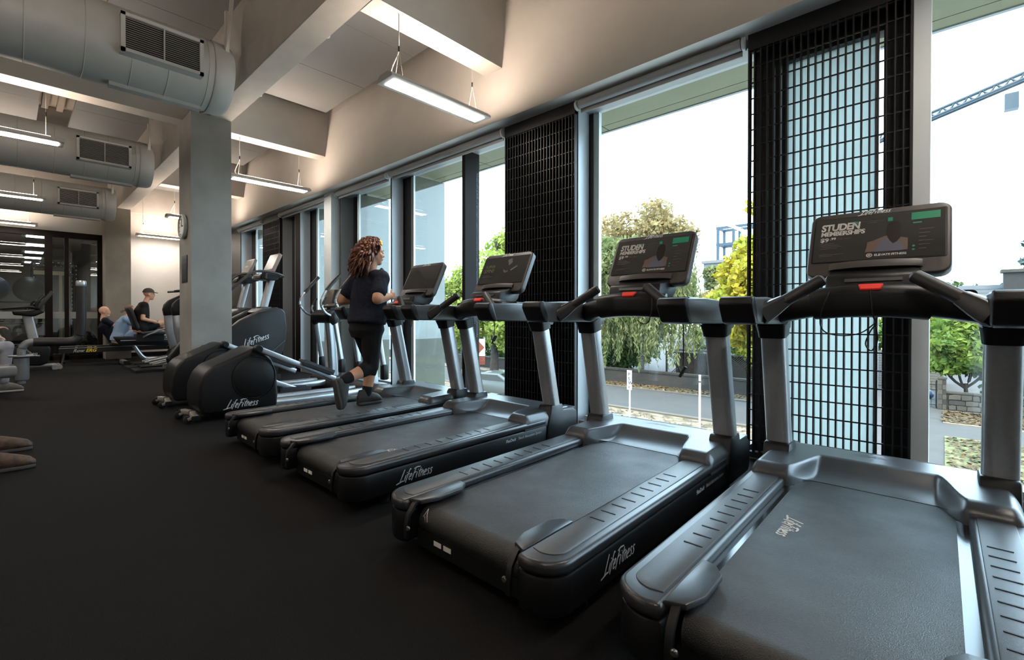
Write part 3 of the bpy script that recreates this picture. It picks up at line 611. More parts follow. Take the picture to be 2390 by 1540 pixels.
# ================================================================ elliptical trainers
M('alu_rail', (176,180,184), 0.3, metal=0.75, var=0.04, scale=40)
M('wheel_grey', (150,146,138), 0.45, metal=0.3)
M('console_brown', (112,104,98), 0.3, spec=0.5)
def make_elliptical():
    t = thing('elliptical_trainer', 'x', 'elliptical')
    prof = [(0.02,0.07),(-0.02,0.16),(-0.015,0.36),(0.03,0.48),(0.10,0.555),(0.22,0.60),(0.46,0.70),(0.53,0.735),(0.60,0.73),(0.64,0.68),(0.72,0.60),(0.775,0.45),(0.79,0.20),(0.78,0.07)]
    h = obj('drive_housing', pr(prof, -0.23, 0.23, 'x', 0.045, 4, 20), 'plastic_black', t)
    for s in (1, -1):
        f = (lambda b: b) if s > 0 else mirror
        obj('crank_disc', f(lathe([(0,0.236),(0.205,0.236),(0.215,0.231),(0.222,0.225)], 40, 'x', (0,0.525,0.415))), 'plastic_black', h)
        obj('disc_ring', f(lathe([(0.222,0.226),(0.226,0.2335),(0.232,0.2335),(0.235,0.226)], 40, 'x', (0,0.525,0.415))), 'gloss_black', h)
        dz = 0.0 if s > 0 else -0.30; dy = 0.0 if s > 0 else -0.08
        arm = obj('pedal_arm', f(sweep(NB(), [(0.275,0.56+dy,0.715+dz*0.25),(0.275,1.05+dy,0.50+dz*0.8),(0.275,1.46+dy,0.315+dz*0.75)], rrect(-0.026,0.026,-0.032,0.032,0.014,3))), 'alu_rail', t)
        obj('arm_knob', f(lathe([(0,0.325),(0.032,0.325),(0.042,0.312),(0.042,0.235),(0.036,0.23),(0,0.23)], 24, 'x', (0,0.55+dy,0.72+dz*0.25))), 'plastic_black', arm)
        # pedal: tray with raised rim and toe end, lying on the arm
        slope = math.radians(-22 if s > 0 else -4); pc = (0.275, 1.23+dy, 0.475+dz) if s > 0 else (0.275,1.20,0.165)
        PM = Matrix.Translation(pc) @ Matrix.Rotation(slope, 4, 'X')
        pd = obj('pedal', f(xform(bx(-0.075,0.075,-0.20,0.20,-0.035,0.0,0.012,2), PM)), 'plastic_black', t)
        for (a, b, c, d) in ((-0.078,-0.062,-0.20,0.20),(0.062,0.078,-0.20,0.20),(-0.078,0.078,-0.205,-0.175)): obj('pedal_rim', f(xform(bx(a,b,c,d,-0.005,0.028,0.006,2), PM)), 'plastic_charcoal', pd)
        obj('pedal_tread', f(xform(bx(-0.06,0.06,-0.17,0.18,0.0,0.006), PM)), 'black', pd)
        # handle: boot, lower tube, curved grip bar
        obj('arm_boot', f(pr(rrect(-0.038,0.038,-0.045,0.045,0.018,4), 0.24, 0.44, 'z', 0.012, 2)), 'plastic_black', t, loc=(s*0.30,2.17,0))
        obj('handle_tube', f(sweep(NB(), [(0.30,2.16,0.42),(0.29,2.06,1.0)], rrect(-0.024,0.024,-0.034,0.034,0.016,3), up=(0,1,0))), 'alu_rail', t)
        obj('handle_pivot', f(xform(ball((0,0,0),0.05,0.075,0.10,14,8), Matrix.Translation((0.285,2.05,1.03)))), 'plastic_black', t)
        mv = obj('moving_handle', f(tube(smooth_path([(0.285,2.03,1.06),(0.30,1.90,1.12),(0.32,1.82,1.24),(0.33,1.85,1.36),(0.33,1.95,1.48),(0.325,2.12,1.66)], 5), 0.017, 10)), 'alu_rail', t)
        obj('handle_grip', f(tube([(0.33,1.905,1.43),(0.328,1.975,1.515),(0.325,2.125,1.67)], 0.028, 12)), 'handle_rubber', mv)
        fx = obj('fixed_handle', f(tube(smooth_path([(0.20,2.12,1.08),(0.17,1.98,1.10),(0.16,1.93,1.17),(0.16,1.95,1.24),(0.155,2.0,1.33)], 4), 0.014, 8)), 'alu_rail', t)
        obj('handle_grip', f(tube([(0.16,1.945,1.23),(0.155,2.0,1.335)], 0.019, 10)), 'handle_rubber', fx)
        # rear transport wheel bracket
        br = obj('wheel_bracket', f(sweep(NB(), [(0.02,-0.02,0.075),(0.12,-0.04,0.070),(0.23,-0.045,0.062)], rrect(-0.03,0.03,-0.024,0.024,0.012,3), up=(0,0,1))), 'wheel_grey', t)
        obj('wheel', f(lathe([(0,0.150),(0.030,0.150),(0.040,0.156),(0.040,0.172),(0.030,0.178),(0,0.178)], 20, 'x', (0,-0.105,0.040))), 'tyre_black', br)
        obj('fork', f(sweep(NB(), [(0.165,-0.105,0.045),(0.165,-0.045,0.065)], rrect(-0.022,0.022,-0.015,0.015,0.008,2))), 'wheel_grey', br)
        obj('end_cap', f(pr(rrect(-0.085,-0.01,0.035,0.085,0.012,3), 0.222, 0.25, 'x', 0.006, 1)), 'plastic_black', br)
        # base rails
        obj('base_rail', f(sweep(NB(), [(0.16,0.74,0.10),(0.16,1.6,0.095),(0.11,2.15,0.10)], rrect(-0.055,0.055,-0.045,0.04,0.03,4), up=(0,0,1))), 'alu_rail', t)
    obj('front_foot', pr([(1.95,0.0),(1.98,0.16),(2.06,0.20),(2.26,0.18),(2.34,0.10),(2.35,0.0)], -0.33, 0.33, 'x', 0.03, 3), 'plastic_charcoal', t)
    obj('mast', sweep(NB(), [(0,2.20,0.15),(0,2.17,0.65),(0,2.12,1.12)], rrect(-0.055,0.055,-0.065,0.065,0.03,4), up=(0,1,0)), 'alu_rail', t)
    obj('mast_head', pr([(1.95,1.02),(1.93,1.10),(2.02,1.16),(2.22,1.17),(2.26,1.06),(2.20,0.98),(2.02,0.96)], -0.235, 0.235, 'x', 0.03, 3), 'plastic_black', t)
    cM = Matrix.Translation((0,2.17,1.34)) @ Matrix.Rotation(-math.radians(28),4,'X')
    cn = add_obj('console', mesh_of(pr(rrect(-0.215,0.215,-0.15,0.15,0.035,5), -0.015, 0.035, 'y', 0.008, 2), 'console'), 'console_brown', t); cn.matrix_local = cM
    obj('display', bx(-0.19,0.19,-0.0175,-0.0145,-0.105,0.13), 'screen_glass', cn, smooth=0)
    brush('console_lettering', 0.030, 'logo_silver', cn, (1,0,0), (0,0,1), (-0.04,-0.0165,-0.135), 0.22)
    obj('console_neck', bx(-0.06,0.06,2.12,2.22,1.14,1.24,0.02,2), 'plastic_black', t)
    brush('housing_lettering', 0.125, 'logo_silver', h, (0,1,0), (0,0,1), (0.2315,0.24,0.115), 0.2)
    return t
M('tyre_black', (16,16,16), 0.6)
E0 = make_elliptical()
for i, (x, y, lb) in enumerate(((-5.30,1.385,'nearer elliptical trainer with round black drive housing, left of the runner'), (-6.36,1.385,'farther elliptical trainer, half hidden behind its twin and the concrete column'))):
    o = E0 if i == 0 else copy_tree(E0); o.location = (x, y, 0); tag(o, lb, 'elliptical', 'pair of elliptical trainers')
# ================================================================ stair climbers
def make_climber():
    t = thing('stair_climber', 'x', 'stair climber')
    side = [(-0.55,0.05),(-0.62,0.30),(-0.30,0.72),(0.05,1.0),(0.35,1.15),(0.60,1.21),(0.74,1.195),(0.80,1.13),(0.83,0.86),(0.80,0.60),(0.70,0.30),(0.66,0.05)]
    for s in (1,-1):
        f = (lambda b: b) if s > 0 else mirror
        p = obj('side_shell', f(pr(side, 0.22, 0.36, 'x', 0.03, 3)), 'plastic_black', t)
        obj('shell_trim', f(sweep(NB(), [(0.362,y,z) for y, z in ((0.32,0.32),(0.55,0.46),(0.80,0.66))], [(-0.006,-0.008),(0.006,-0.008),(0.006,0.008),(-0.006,0.008)])), 'plastic_grey', p)
    obj('core', pr([(-0.5,0.05),(0.0,0.55),(0.45,1.05),(0.75,1.15),(0.78,0.7),(0.62,0.05)], -0.22, 0.22, 'x', 0.01, 1), 'black', t)
    for k in range(5): obj('step', bx(-0.22,0.22,-0.45+k*0.22,-0.22+k*0.22,0.28+k*0.19,0.31+k*0.19,0.006,1), 'plastic_charcoal', t)
    obj('top_cover', pr([(0.36,1.13),(0.45,1.20),(0.72,1.215),(0.76,1.16),(0.6,1.10)], -0.24, 0.24, 'x', 0.015, 2), 'plastic_grey', t)
    obj('mast', sweep(NB(), [(0,0.56,1.19),(0,0.70,1.72)], rrect(-0.07,0.07,-0.05,0.05,0.02,3), up=(0,1,0)), 'upright_silver', t)
    obj('mast_collar', bx(-0.10,0.10,0.48,0.66,1.19,1.225,0.012,2), 'plastic_grey', t)
    obj('handle_head', pr([(0.42,1.70),(0.45,1.78),(0.70,1.82),(0.80,1.77),(0.72,1.68)], -0.20, 0.20, 'x', 0.02, 2), 'plastic_black', t)
    obj('handrail', tube(smooth_path([(0.30,-0.15,1.42),(0.33,0.10,1.66),(0.33,0.30,1.80),(0.31,0.6,1.80),(0.25,0.80,1.76),(0.0,0.86,1.76),(-0.25,0.80,1.76),(-0.31,0.6,1.80),(-0.33,0.30,1.80),(-0.33,0.10,1.66),(-0.30,-0.15,1.42)], 4), 0.022, 10), 'handle_rubber', t)
    for s in (1,-1): obj('cup_holder', cyl(0.045, 1.70, 1.80, 'z', (s*0.2,0.50,0), 16, 0.008), 'plastic_black', t)
    cM = Matrix.Translation((0,0.71,1.98)) @ Matrix.Rotation(-math.radians(24),4,'X')
    cn = add_obj('console', mesh_of(pr(rrect(-0.21,0.21,-0.19,0.19,0.03,5), -0.02, 0.035, 'y', 0.008, 2), 'console'), 'console_brown', t); cn.matrix_local = cM
    obj('display', bx(-0.185,0.185,-0.0225,-0.0195,-0.12,0.17), 'screen_dim', cn, smooth=0); obj('display_label', bx(-0.12,0.02,-0.0235,-0.0222,0.02,0.05), 'screen_text', cn, smooth=0)
    brush('shell_lettering', 0.17, 'logo_silver', t, (0,0.93,0.30), (0,-0.30,0.93), (0.362,0.10,0.56), 0.2)
    obj('base', bx(-0.34,0.34,-0.6,0.72,0.0,0.07,0.015,1), 'black', t)
    return t
C0 = make_climber()
for i, (x, y, lb) in enumerate(((-8.12,2.66,'nearer stair climber with bulky black shell, right of the concrete column'), (-9.25,2.66,'farther stair climber, mostly hidden by the concrete column'))):
    o = C0 if i == 0 else copy_tree(C0); o.location = (x, y, 0); tag(o, lb, 'stair climber', 'stair climbers by the window')
# ================================================================ recumbent bikes
def make_recumbent():
    t = thing('recumbent_bike', 'x', 'exercise bike')
    obj('rear_foot', sweep(NB(), [(-0.32,-0.62,0.06),(0.32,-0.62,0.06)], rrect(-0.05,0.05,-0.05,0.05,0.03,4)), 'alu_rail', t)
    for s in (1,-1): obj('foot_cap', bx(s*0.32-0.03,s*0.32+0.03,-0.68,-0.56,0.0,0.115,0.02,2), 'plastic_black', t)
    obj('lower_frame', tube(smooth_path([(0,-0.50,0.52),(0,-0.38,0.30),(0,-0.25,0.13),(0,-0.05,0.10),(0,0.55,0.10)], 4), 0.045, 12), 'alu_rail', t)
    obj('front_strut', tube([(0,0.28,0.46),(0,0.46,0.10)], 0.035, 10), 'alu_rail', t)
    obj('seat_rail', pr([(-0.82,0.62),(-0.78,0.55),(-0.70,0.44),(0.52,0.38),(0.56,0.44),(0.56,0.54),(-0.6,0.62)], -0.09, 0.09, 'x', 0.02, 2), 'plastic_black', t)
    for s in (1,-1): obj('rail_trim', bx(s*0.092-0.004, s*0.092+0.004, -0.70, 0.50, 0.525, 0.545), 'alu_rail', t)
    obj('carriage', bx(-0.15,0.15,-0.42,0.10,0.50,0.66,0.03,2), 'plastic_black', t)
    obj('seat_cushion', pr([(-0.35,0.66),(-0.36,0.72),(-0.1,0.735),(0.16,0.72),(0.20,0.68),(0.10,0.65)], -0.21, 0.21, 'x', 0.025, 3), 'plastic_charcoal', t)
    b = obj('backrest', xform(pr(rrect(-0.21,0.21,-0.27,0.27,0.08,5), -0.045, 0.04, 'y', 0.03, 3), Matrix.Translation((0,-0.46,1.0)) @ Matrix.Rotation(math.radians(18),4,'X')), 'handle_rubber', t)
    obj('backrest_post', sweep(NB(), [(0,-0.34,0.62),(0,-0.42,0.86)], rrect(-0.03,0.03,-0.02,0.02,0.01,2), up=(0,1,0)), 'plastic_black', t)
    for s in (1,-1):
        g = obj('seat_handle', tube(smooth_path([(s*0.18,-0.30,0.60),(s*0.28,-0.22,0.66),(s*0.28,-0.02,0.74),(s*0.27,0.10,0.79)], 4), 0.018, 8), 'alu_rail', t)
        cr = obj('crank', sweep(NB(), [(s*0.15,0.66,0.42),(s*0.15,0.66+s*0.10,0.42+s*0.13)], rrect(-0.012,0.012,-0.02,0.02,0.006,2)), 'handle_metal', t)
        obj('pedal', bx(s*0.21-0.055,s*0.21+0.055,0.60+s*0.10,0.72+s*0.10,0.40+s*0.13,0.425+s*0.13,0.006,1), 'plastic_black', cr)
    obj('drive_housing', pr([(0.42,0.08),(0.46,0.36),(0.56,0.56),(0.78,0.62),(0.98,0.50),(1.04,0.25),(0.98,0.08)], -0.13, 0.13, 'x', 0.04, 3), 'plastic_black', t)
    m = obj('mast', pr([(0.46,0.30),(0.40,1.02),(0.42,1.10),(0.60,1.05),(0.66,0.40),(0.62,0.28)], -0.055, 0.055, 'x', 0.02, 3), 'upright_silver', t)
    obj('mast_neck', pr([(0.39,1.00),(0.38,1.16),(0.44,1.30),(0.80,1.50),(0.84,1.44),(0.60,1.25),(0.60,1.02)], -0.062, 0.062, 'x', 0.02, 3), 'plastic_black', t)
    cM = Matrix.Translation((0,0.80,1.56)) @ Matrix.Rotation(-math.radians(15),4,'X')
    cn = add_obj('console', mesh_of(pr(rrect(-0.24,0.24,-0.16,0.16,0.03,5), -0.02, 0.035, 'y', 0.008, 2), 'console'), 'plastic_charcoal', t); cn.matrix_local = cM
    obj('display', bx(-0.21,0.21,-0.0225,-0.0195,-0.11,0.14), 'screen_glass', cn, smooth=0)
    obj('front_foot', sweep(NB(), [(-0.3,0.95,0.05),(0.3,0.95,0.05)], rrect(-0.05,0.05,-0.04,0.04,0.02,3)), 'alu_rail', t)
    return t
R0 = make_recumbent()
for i, (x, y, lb) in enumerate(((-12.15,2.43,'recumbent exercise bike ridden by the man in the dark cap'),)):
    o = R0 if i == 0 else copy_tree(R0); o.location = (x, y, 0); tag(o, lb, 'exercise bike')
# step trainers standing left of the column: silver mast, black swan neck, low ramp plate
def make_stepper():
    t = thing('step_trainer', 'x', 'step trainer')
    obj('mast', pr([(0.10,0.30),(0.0,0.74),(-0.03,1.08),(0.02,1.14),(0.15,1.12),(0.22,0.62),(0.30,0.30)], -0.06, 0.06, 'x', 0.025, 3), 'upright_silver', t)
    obj('neck', pr([(-0.03,1.06),(-0.055,1.20),(-0.03,1.30),(0.05,1.39),(0.42,1.60),(0.46,1.53),(0.20,1.36),(0.165,1.22),(0.16,1.08)], -0.068, 0.068, 'x', 0.025, 3), 'plastic_black', t)
    obj('cowl', pr([(0.05,0.06),(0.04,0.30),(0.12,0.42),(0.32,0.50),(0.55,0.40),(0.60,0.06)], -0.17, 0.17, 'x', 0.04, 3), 'plastic_black', t)
    for s in (1,-1):
        a = obj('pedal_arm', sweep(NB(), [(s*0.13,0.10,0.22),(s*0.13,-0.40,0.12)], rrect(-0.02,0.02,-0.025,0.025,0.01,2)), 'alu_rail', t); obj('pedal', bx(s*0.13-0.08,s*0.13+0.08,-0.60,-0.25,0.085,0.115,0.012,2), 'plastic_black', a)
        obj('handle', tube(smooth_path([(s*0.05,0.40,1.55),(s*0.26,0.36,1.60),(s*0.28,0.10,1.58)],4), 0.02, 8), 'handle_rubber', t)
    obj('ramp_plate', bx(-0.28,0.28,-0.70,0.62,0.0,0.05,0.015,1), 'plastic_charcoal', t)
    for s in (1,-1): obj('roller', sweep(NB(), [(s*0.28,-0.05,0.06),(s*0.34,-0.05,0.06)], rrect(-0.07,0.07,-0.035,0.035,0.02,3)), 'wheel_grey', t)
    cM = Matrix.Translation((0,0.46,1.66)) @ Matrix.Rotation(-math.radians(20),4,'X')
    cn = add_obj('console', mesh_of(pr(rrect(-0.22,0.22,-0.15,0.15,0.03,5), -0.02, 0.035, 'y', 0.008, 2), 'console'), 'plastic_charcoal', t); cn.matrix_local = cM
    obj('display', bx(-0.19,0.19,-0.0225,-0.0195,-0.11,0.12), 'screen_glass', cn, smooth=0)
    return t
S0 = make_stepper()
for i, (x, y, lb) in enumerate(((-11.25,2.40,'step trainer with silver mast and low ramp in front of the capped man'), (-10.55,2.40,'step trainer nearest the concrete column, mostly hidden by it'))):
    o = S0 if i == 0 else copy_tree(S0); o.location = (x, y, 0); tag(o, lb, 'step trainer', 'step trainers left of the column')
# ================================================================ rowing machines
M('rower_yellow', (226,210,60), 0.5)
def make_rower():
    t = thing('rowing_machine', 'x', 'rowing machine')
    obj('rail', bx(-0.05,0.05,-1.25,1.35,0.26,0.36,0.006,1), 'black', t); obj('rail_top', bx(-0.03,0.03,-1.25,1.0,0.36,0.37), 'alu_rail', t, smooth=0)
    for s in (1,-1): obj('rear_leg', tube([(0,-1.18,0.27),(s*0.22,-1.22,0.02)], 0.014, 8), 'black', t)
    obj('rear_foot', bx(-0.25,0.25,-1.26,-1.18,0,0.035,0.01,1), 'black', t)
    for s in (1,-1): obj('front_leg', tube([(0,1.2,0.3),(s*0.28,1.3,0.03)], 0.02, 8), 'black', t)
    obj('front_foot', bx(-0.3,0.3,1.25,1.35,0,0.04,0.01,1), 'black', t)
    fw = obj('flywheel', cyl(0.24, -0.10, 0.10, 'x', (0,1.30,0.52), 28, 0.03), 'plastic_black', t); obj('vent_ring', lathe([(0.10,0.101),(0.19,0.104),(0.2,0.100)], 28, 'x', (0,1.30,0.52)), 'plastic_charcoal', fw)
    for s in (1,-1): obj('foot_board', xform(bx(-0.06,0.06,-0.15,0.15,-0.012,0.012,0.006,1), Matrix.Translation((s*0.12,0.83,0.40)) @ Matrix.Rotation(math.radians(48),4,'X')), 'plastic_charcoal', t)
    obj('seat', pr([(-0.36,0.40),(-0.35,0.45),(-0.24,0.44),(-0.12,0.445),(-0.10,0.40)], -0.15, 0.15, 'x', 0.012, 2), 'black', t)
    obj('monitor_arm', tube(smooth_path([(0,1.15,0.55),(0,1.05,0.75),(0,0.95,0.95)],3), 0.015, 8), 'black', t); obj('monitor', bx(-0.09,0.09,0.90,0.94,0.92,1.10,0.01,1), 'plastic_charcoal', t)
    for s in (1,-1):
        text('rail_lettering', 'Row', 0.10, 'logo_silver', t, (0,s,0), (0,0,1), (s*0.0515, -1.02 if s > 0 else -0.42, 0.275), shear=0.35, bold=0.002)
        text('rail_lettering', 'ERG', 0.10, 'rower_yellow', t, (0,s,0), (0,0,1), (s*0.0515, -0.80 if s > 0 else -0.64, 0.275), shear=0.35, bold=0.003)
    return t
W0 = make_rower()
for i, (x, y, lb) in enumerate(((-12.95,2.02,'rowing machine used by the person in the pale blue top'), (-13.75,2.10,'rowing machine used by the bald man, by the far pier'))):
    o = W0 if i == 0 else copy_tree(W0); o.location = (x, y, 0); tag(o, lb, 'rowing machine', 'rowing machines near the far wall')
# ================================================================ upright bike at the left
ub = thing('upright_bike', 'upright exercise bike with silver post at the left, in front of the glazed partition', 'exercise bike', (-12.3,0.36,0))
obj('post', sweep(NB(), [(0,0.0,0.55),(0,-0.10,1.10)], rrect(-0.055,0.055,-0.08,0.08,0.03,4), up=(0,1,0)), 'upright_silver', ub)
obj('body', pr([(-0.45,0.12),(-0.30,0.45),(-0.10,0.60),(0.15,0.58),(0.25,0.42),(0.22,0.14),(0.10,0.08)], -0.10, 0.10, 'x', 0.04, 3), 'plastic_black', ub)
brush('body_lettering', 0.11, 'logo_silver', ub, (0,1,0), (0,0,1), (0.1015,-0.24,0.30), 0.2)
obj('head', pr([(-0.30,1.08),(-0.32,1.16),(0.10,1.20),(0.16,1.14),(0.0,1.05)], -0.15, 0.15, 'x', 0.025, 3), 'plastic_black', ub)
for s in (1,-1): obj('handlebar', tube(smooth_path([(s*0.10,0.05,1.18),(s*0.22,-0.05,1.24),(s*0.22,-0.30,1.22),(s*0.18,-0.48,1.20)],4), 0.024, 10), 'handle_rubber', ub); obj('bar_end', tube(smooth_path([(s*0.12,0.05,1.18),(s*0.14,0.05,1.32),(s*0.13,0.14,1.46)],4), 0.02, 8), 'handle_rubber', ub)
cM = Matrix.Translation((0,0.16,1.38)) @ Matrix.Rotation(-math.radians(32),4,'X')
cn = add_obj('console', mesh_of(pr(rrect(-0.22,0.22,-0.21,0.21,0.03,5), -0.02, 0.035, 'y', 0.008, 2), 'console'), 'plastic_charcoal', ub); cn.matrix_local = cM
obj('display', bx(-0.19,0.19,-0.0225,-0.0195,-0.15,0.18), 'screen_glass', cn, smooth=0)
obj('saddle_post', sweep(NB(), [(0,-0.42,0.5),(0,-0.62,0.92)], rrect(-0.035,0.035,-0.035,0.035,0.015,3), up=(0,1,0)), 'upright_silver', ub)
obj('saddle', pr([(-0.82,0.94),(-0.80,1.02),(-0.62,1.0),(-0.44,0.99),(-0.42,0.95)], -0.10, 0.10, 'x', 0.03, 3), 'handle_rubber', ub)
obj('lower_frame', sweep(NB(), [(0,-0.75,0.08),(0,0.30,0.08)], rrect(-0.04,0.04,-0.035,0.035,0.015,3)), 'alu_rail', ub)
for y in (-0.75,0.30):
    f_ = obj('foot', sweep(NB(), [(-0.27,y,0.05),(0.27,y,0.05)], rrect(-0.045,0.045,-0.045,0.045,0.02,3)), 'alu_rail', ub)
    for s in (1,-1): obj('wheel', cyl(0.045, s*0.24-0.015, s*0.24+0.015, 'x', (0,y+0.07,0.05), 16, 0.006), 'wheel_grey', f_)
for s in (1,-1):
    k = obj('crank', sweep(NB(), [(s*0.12,-0.08,0.35),(s*0.12,-0.08-s*0.1,0.35+s*0.14)], rrect(-0.012,0.012,-0.018,0.018,0.006,2)), 'handle_metal', ub); obj('pedal', bx(s*0.19-0.055,s*0.19+0.055,-0.13-s*0.1,-0.03-s*0.1,0.34+s*0.14,0.37+s*0.14,0.006,1), 'plastic_black', k)
# ================================================================ strength machine with padded L-arm
pm = thing('strength_machine', 'grey strength machine with an L-shaped padded arm at the left edge', 'gym machine', (-8.6,0.12,0))
M('machine_grey', (120,122,124), 0.4, metal=0.3, var=0.05, scale=10)
obj('main_beam', sweep(NB(), [(0,-1.6,0.33),(0,0.0,0.33)], rrect(-0.07,0.07,-0.09,0.09,0.06,5), up=(0,0,1)), 'machine_grey', pm)
piv = obj('pivot', lathe([(0,0.15),(0.045,0.15),(0.045,0.19),(0.075,0.20),(0.082,0.22),(0.082,0.50),(0.07,0.515),(0,0.515)], 24), 'machine_grey', pm)
obj('pivot_flange', lathe([(0,0.515),(0.13,0.515),(0.135,0.525),(0.13,0.535),(0,0.535)], 28), 'machine_grey', piv); obj('stop_lever', tube([(0,0.08,0.525),(0,0.19,0.515)], 0.012, 8), 'machine_grey', piv)
obj('arm_tube', tube(smooth_path([(0,0.0,0.52),(0,0.005,0.62),(0,0.05,0.69),(0,0.14,0.71),(0,0.30,0.71)], 5), 0.048, 14), 'machine_grey', pm)
obj('arm_pad', tube(smooth_path([(0,0.12,0.71),(0,0.30,0.705),(0,0.50,0.70),(0,0.59,0.73),(0,0.63,0.82),(0,0.645,1.0),(0,0.645,1.50)], 5), 0.062, 16), 'handle_rubber', pm)
obj('arm_end', lathe([(0,1.50),(0.060,1.50),(0.064,1.51),(0.064,1.565),(0.055,1.58),(0,1.58)], 20, 'z', (0,0.645,0)), 'alu_rail', pm)
obj('seat_post', sweep(NB(), [(-0.55,-0.66,0.0),(-0.55,-0.66,0.42)], rrect(-0.05,0.05,-0.05,0.05,0.02,3), up=(0,1,0)), 'machine_grey', pm)
obj('seat_pad', bx(-0.77,-0.33,-0.88,-0.42,0.40,0.47,0.03,3), 'handle_rubber', pm); obj('back_pad', xform(bx(-0.2,0.2,-0.04,0.04,0,0.65,0.03,3), Matrix.Translation((-0.55,-0.86,0.5)) @ Matrix.Rotation(0.12,4,'X')), 'handle_rubber', pm)
for y in (-1.5,-0.3): obj('floor_foot', bx(-0.35,0.35,y-0.04,y+0.04,0,0.06,0.015,1), 'machine_grey', pm); obj('leg', bx(-0.05,0.05,y-0.04,y+0.04,0.05,0.26,0.01,1), 'machine_grey', pm)
# ================================================================ wall clock and notice on the column
ck = thing('wall_clock', 'round white wall clock fixed to the concrete column', 'clock', (-7.02,1.73,2.27))
obj('rim', lathe([(0.15,0.0),(0.165,-0.02),(0.16,-0.05),(0.14,-0.055),(0.135,-0.04)], 32, 'y'), 'alu_light', ck); obj('face', cyl(0.138, -0.038, 0.0, 'y', n=32), 'post_white_i', ck) if False else obj('face', cyl(0.138, -0.038, -0.001, 'y', n=32), M('clock_face', (238,236,230), 0.4), ck)
obj('hand', bx(-0.006,0.006,-0.045,-0.041,0,0.10), 'black', ck, smooth=0); obj('hand', bx(0,0.07,-0.045,-0.041,-0.006,0.006), 'black', ck, smooth=0)
for k in range(12): a = k*PI/6; obj('hour_mark', xform(bx(-0.004,0.004,-0.0405,-0.038,0.105,0.128), Matrix.Rotation(a,4,'Y')), 'black', ck, smooth=0)
nt_ = thing('notice', 'dark notice board with pale lines on the concrete column', 'notice', (-7.02,1.728,1.70))
nb_ = obj('board', bx(-0.125,0.125,-0.008,0.0,-0.18,0.18,0.002,1), 'plastic_charcoal', nt_)
for k in range(5): obj('text_line', bx(-0.095,0.095-0.03*(k%2),-0.0095,-0.008,0.11-k*0.062,0.135-k*0.062), 'logo_dark', nb_, smooth=0)
# ================================================================ glazed partition in the far wall and the room behind it
def part_win(n, y0, y1, door=False):
    w = bpy.data.objects.new('window_%d' % n, None); COL.objects.link(w); struct(w)
    obj('pane', bx(XF-0.01, XF, y0, y1, 0.10, 2.95), 'partition_glass', w, smooth=0)
    obj('manifestation', bx(XF+0.001, XF+0.003, y0, y1, 1.0, 1.16), M('film_grey', (150,152,146), 0.6) , w, smooth=0)
    return w
part_win(9, -4.0, 0.62); part_win(10, 0.76, 0.98); part_win(11, 1.06, 1.62)
for i, (a, b) in enumerate(((0.62,0.76),(0.98,1.06),(1.62,1.72),(-1.2,-1.1),(-4.1,-4.0))): struct(obj('trim_%d' % (10+i), bx(XF-0.06, XF+0.05, a, b, 0, 2.95, 0.004, 1), 'bronze_frame'))
struct(obj('trim_20', bx(XF-0.06, XF+0.05, -4.1, 1.72, 2.95, 3.09, 0.004, 1), 'bronze_frame')); struct(obj('trim_21', bx(XF-0.06, XF+0.05, -4.1, 1.72, 0.0, 0.10, 0.004, 1), 'bronze_frame'))
struct(obj('wall_far_left', bx(XF-0.15, XF, YB, -4.1, 0, 3.09), 'wall_white'))
struct(obj('baseboard_far', bx(XF, XF+0.02, 2.24, 4.06, 0, 0.10), 'bronze_frame'))
# room beyond
struct(obj('wall_gym_end', bx(-27.2, -27, YB, 4.3, 0, 3.3), 'pier_concrete')); struct(obj('wall_gym_side', bx(-27, XF-0.15, 2.3, 2.5, 0, 3.3), 'pier_concrete')); struct(obj('ceiling_gym', bx(-27, XF-0.15, YB, 2.5, 3.2, 3.3), 'pier_concrete'))
M('panel_light', (255,255,255), 0.4, emit=14.0, ecol=(240,244,255))
for k in range(5):
    l = thing('ceiling_light', '%s bright ceiling light panel seen through the glazed partition' % ('nearest','second','third','fourth','farthest')[k], 'light', ((-16.4,-18.5,-20.7,-22.7,-24.7)[k],(0.56,0.60,0.62,0.645,0.68)[k],3.2), group='light panels behind the partition')
    obj('panel', bx(-0.30,0.30,-0.22,0.22,-0.05,-0.03), 'panel_light', l, smooth=0); obj('frame', bx(-0.42,0.42,-0.31,0.31,-0.04,0.0,0.004,1), 'alu_light', l)
M('rack_black', (26,26,27), 0.5, metal=0.2); M('machine_cream', (206,196,160), 0.5); M('ball_blue', (44,66,90), 0.45)
rk = thing('squat_rack', 'black perforated squat rack behind the glazed partition', 'squat rack', (-17.6,0.95,0))
for (xx, yy) in ((-0.6,-0.45),(-0.6,0.45),(0.6,-0.45),(0.6,0.45)):
    u = obj('upright', bx(xx-0.04,xx+0.04,yy-0.04,yy+0.04,0,2.6,0.004,1), 'rack_black', rk)
    for k in range(14): obj('hole', bx(xx+0.0402,xx+0.0412,yy-0.012,yy+0.012,0.9+k*0.12,0.93+k*0.12), 'alu_light', u, smooth=0)
for z in (2.25,2.5):
    for xx in (-0.6,0.6):
        b_ = obj('crossbeam', bx(xx-0.035,xx+0.035,-0.45,0.45,z,z+0.08,0.004,1), 'rack_black', rk)
        for k in range(6): obj('hole', bx(xx+0.0352,xx+0.036,-0.34+k*0.13,-0.31+k*0.13,z+0.03,z+0.055), 'alu_light', b_, smooth=0)
    for yy in (-0.45,0.45): obj('crossbeam', bx(-0.6,0.6,yy-0.035,yy+0.035,z,z+0.08,0.004,1), 'rack_black', rk)
for s in (-1,1):
    for k in range(4): obj('weight_plate', cyl(0.225-0.03*k, s*0.52+s*0.03*k-0.012, s*0.52+s*0.03*k+0.012, 'y', (0.3,0,1.15 if k % 2 else 0.7), 24, 0.006), 'rack_black', rk)
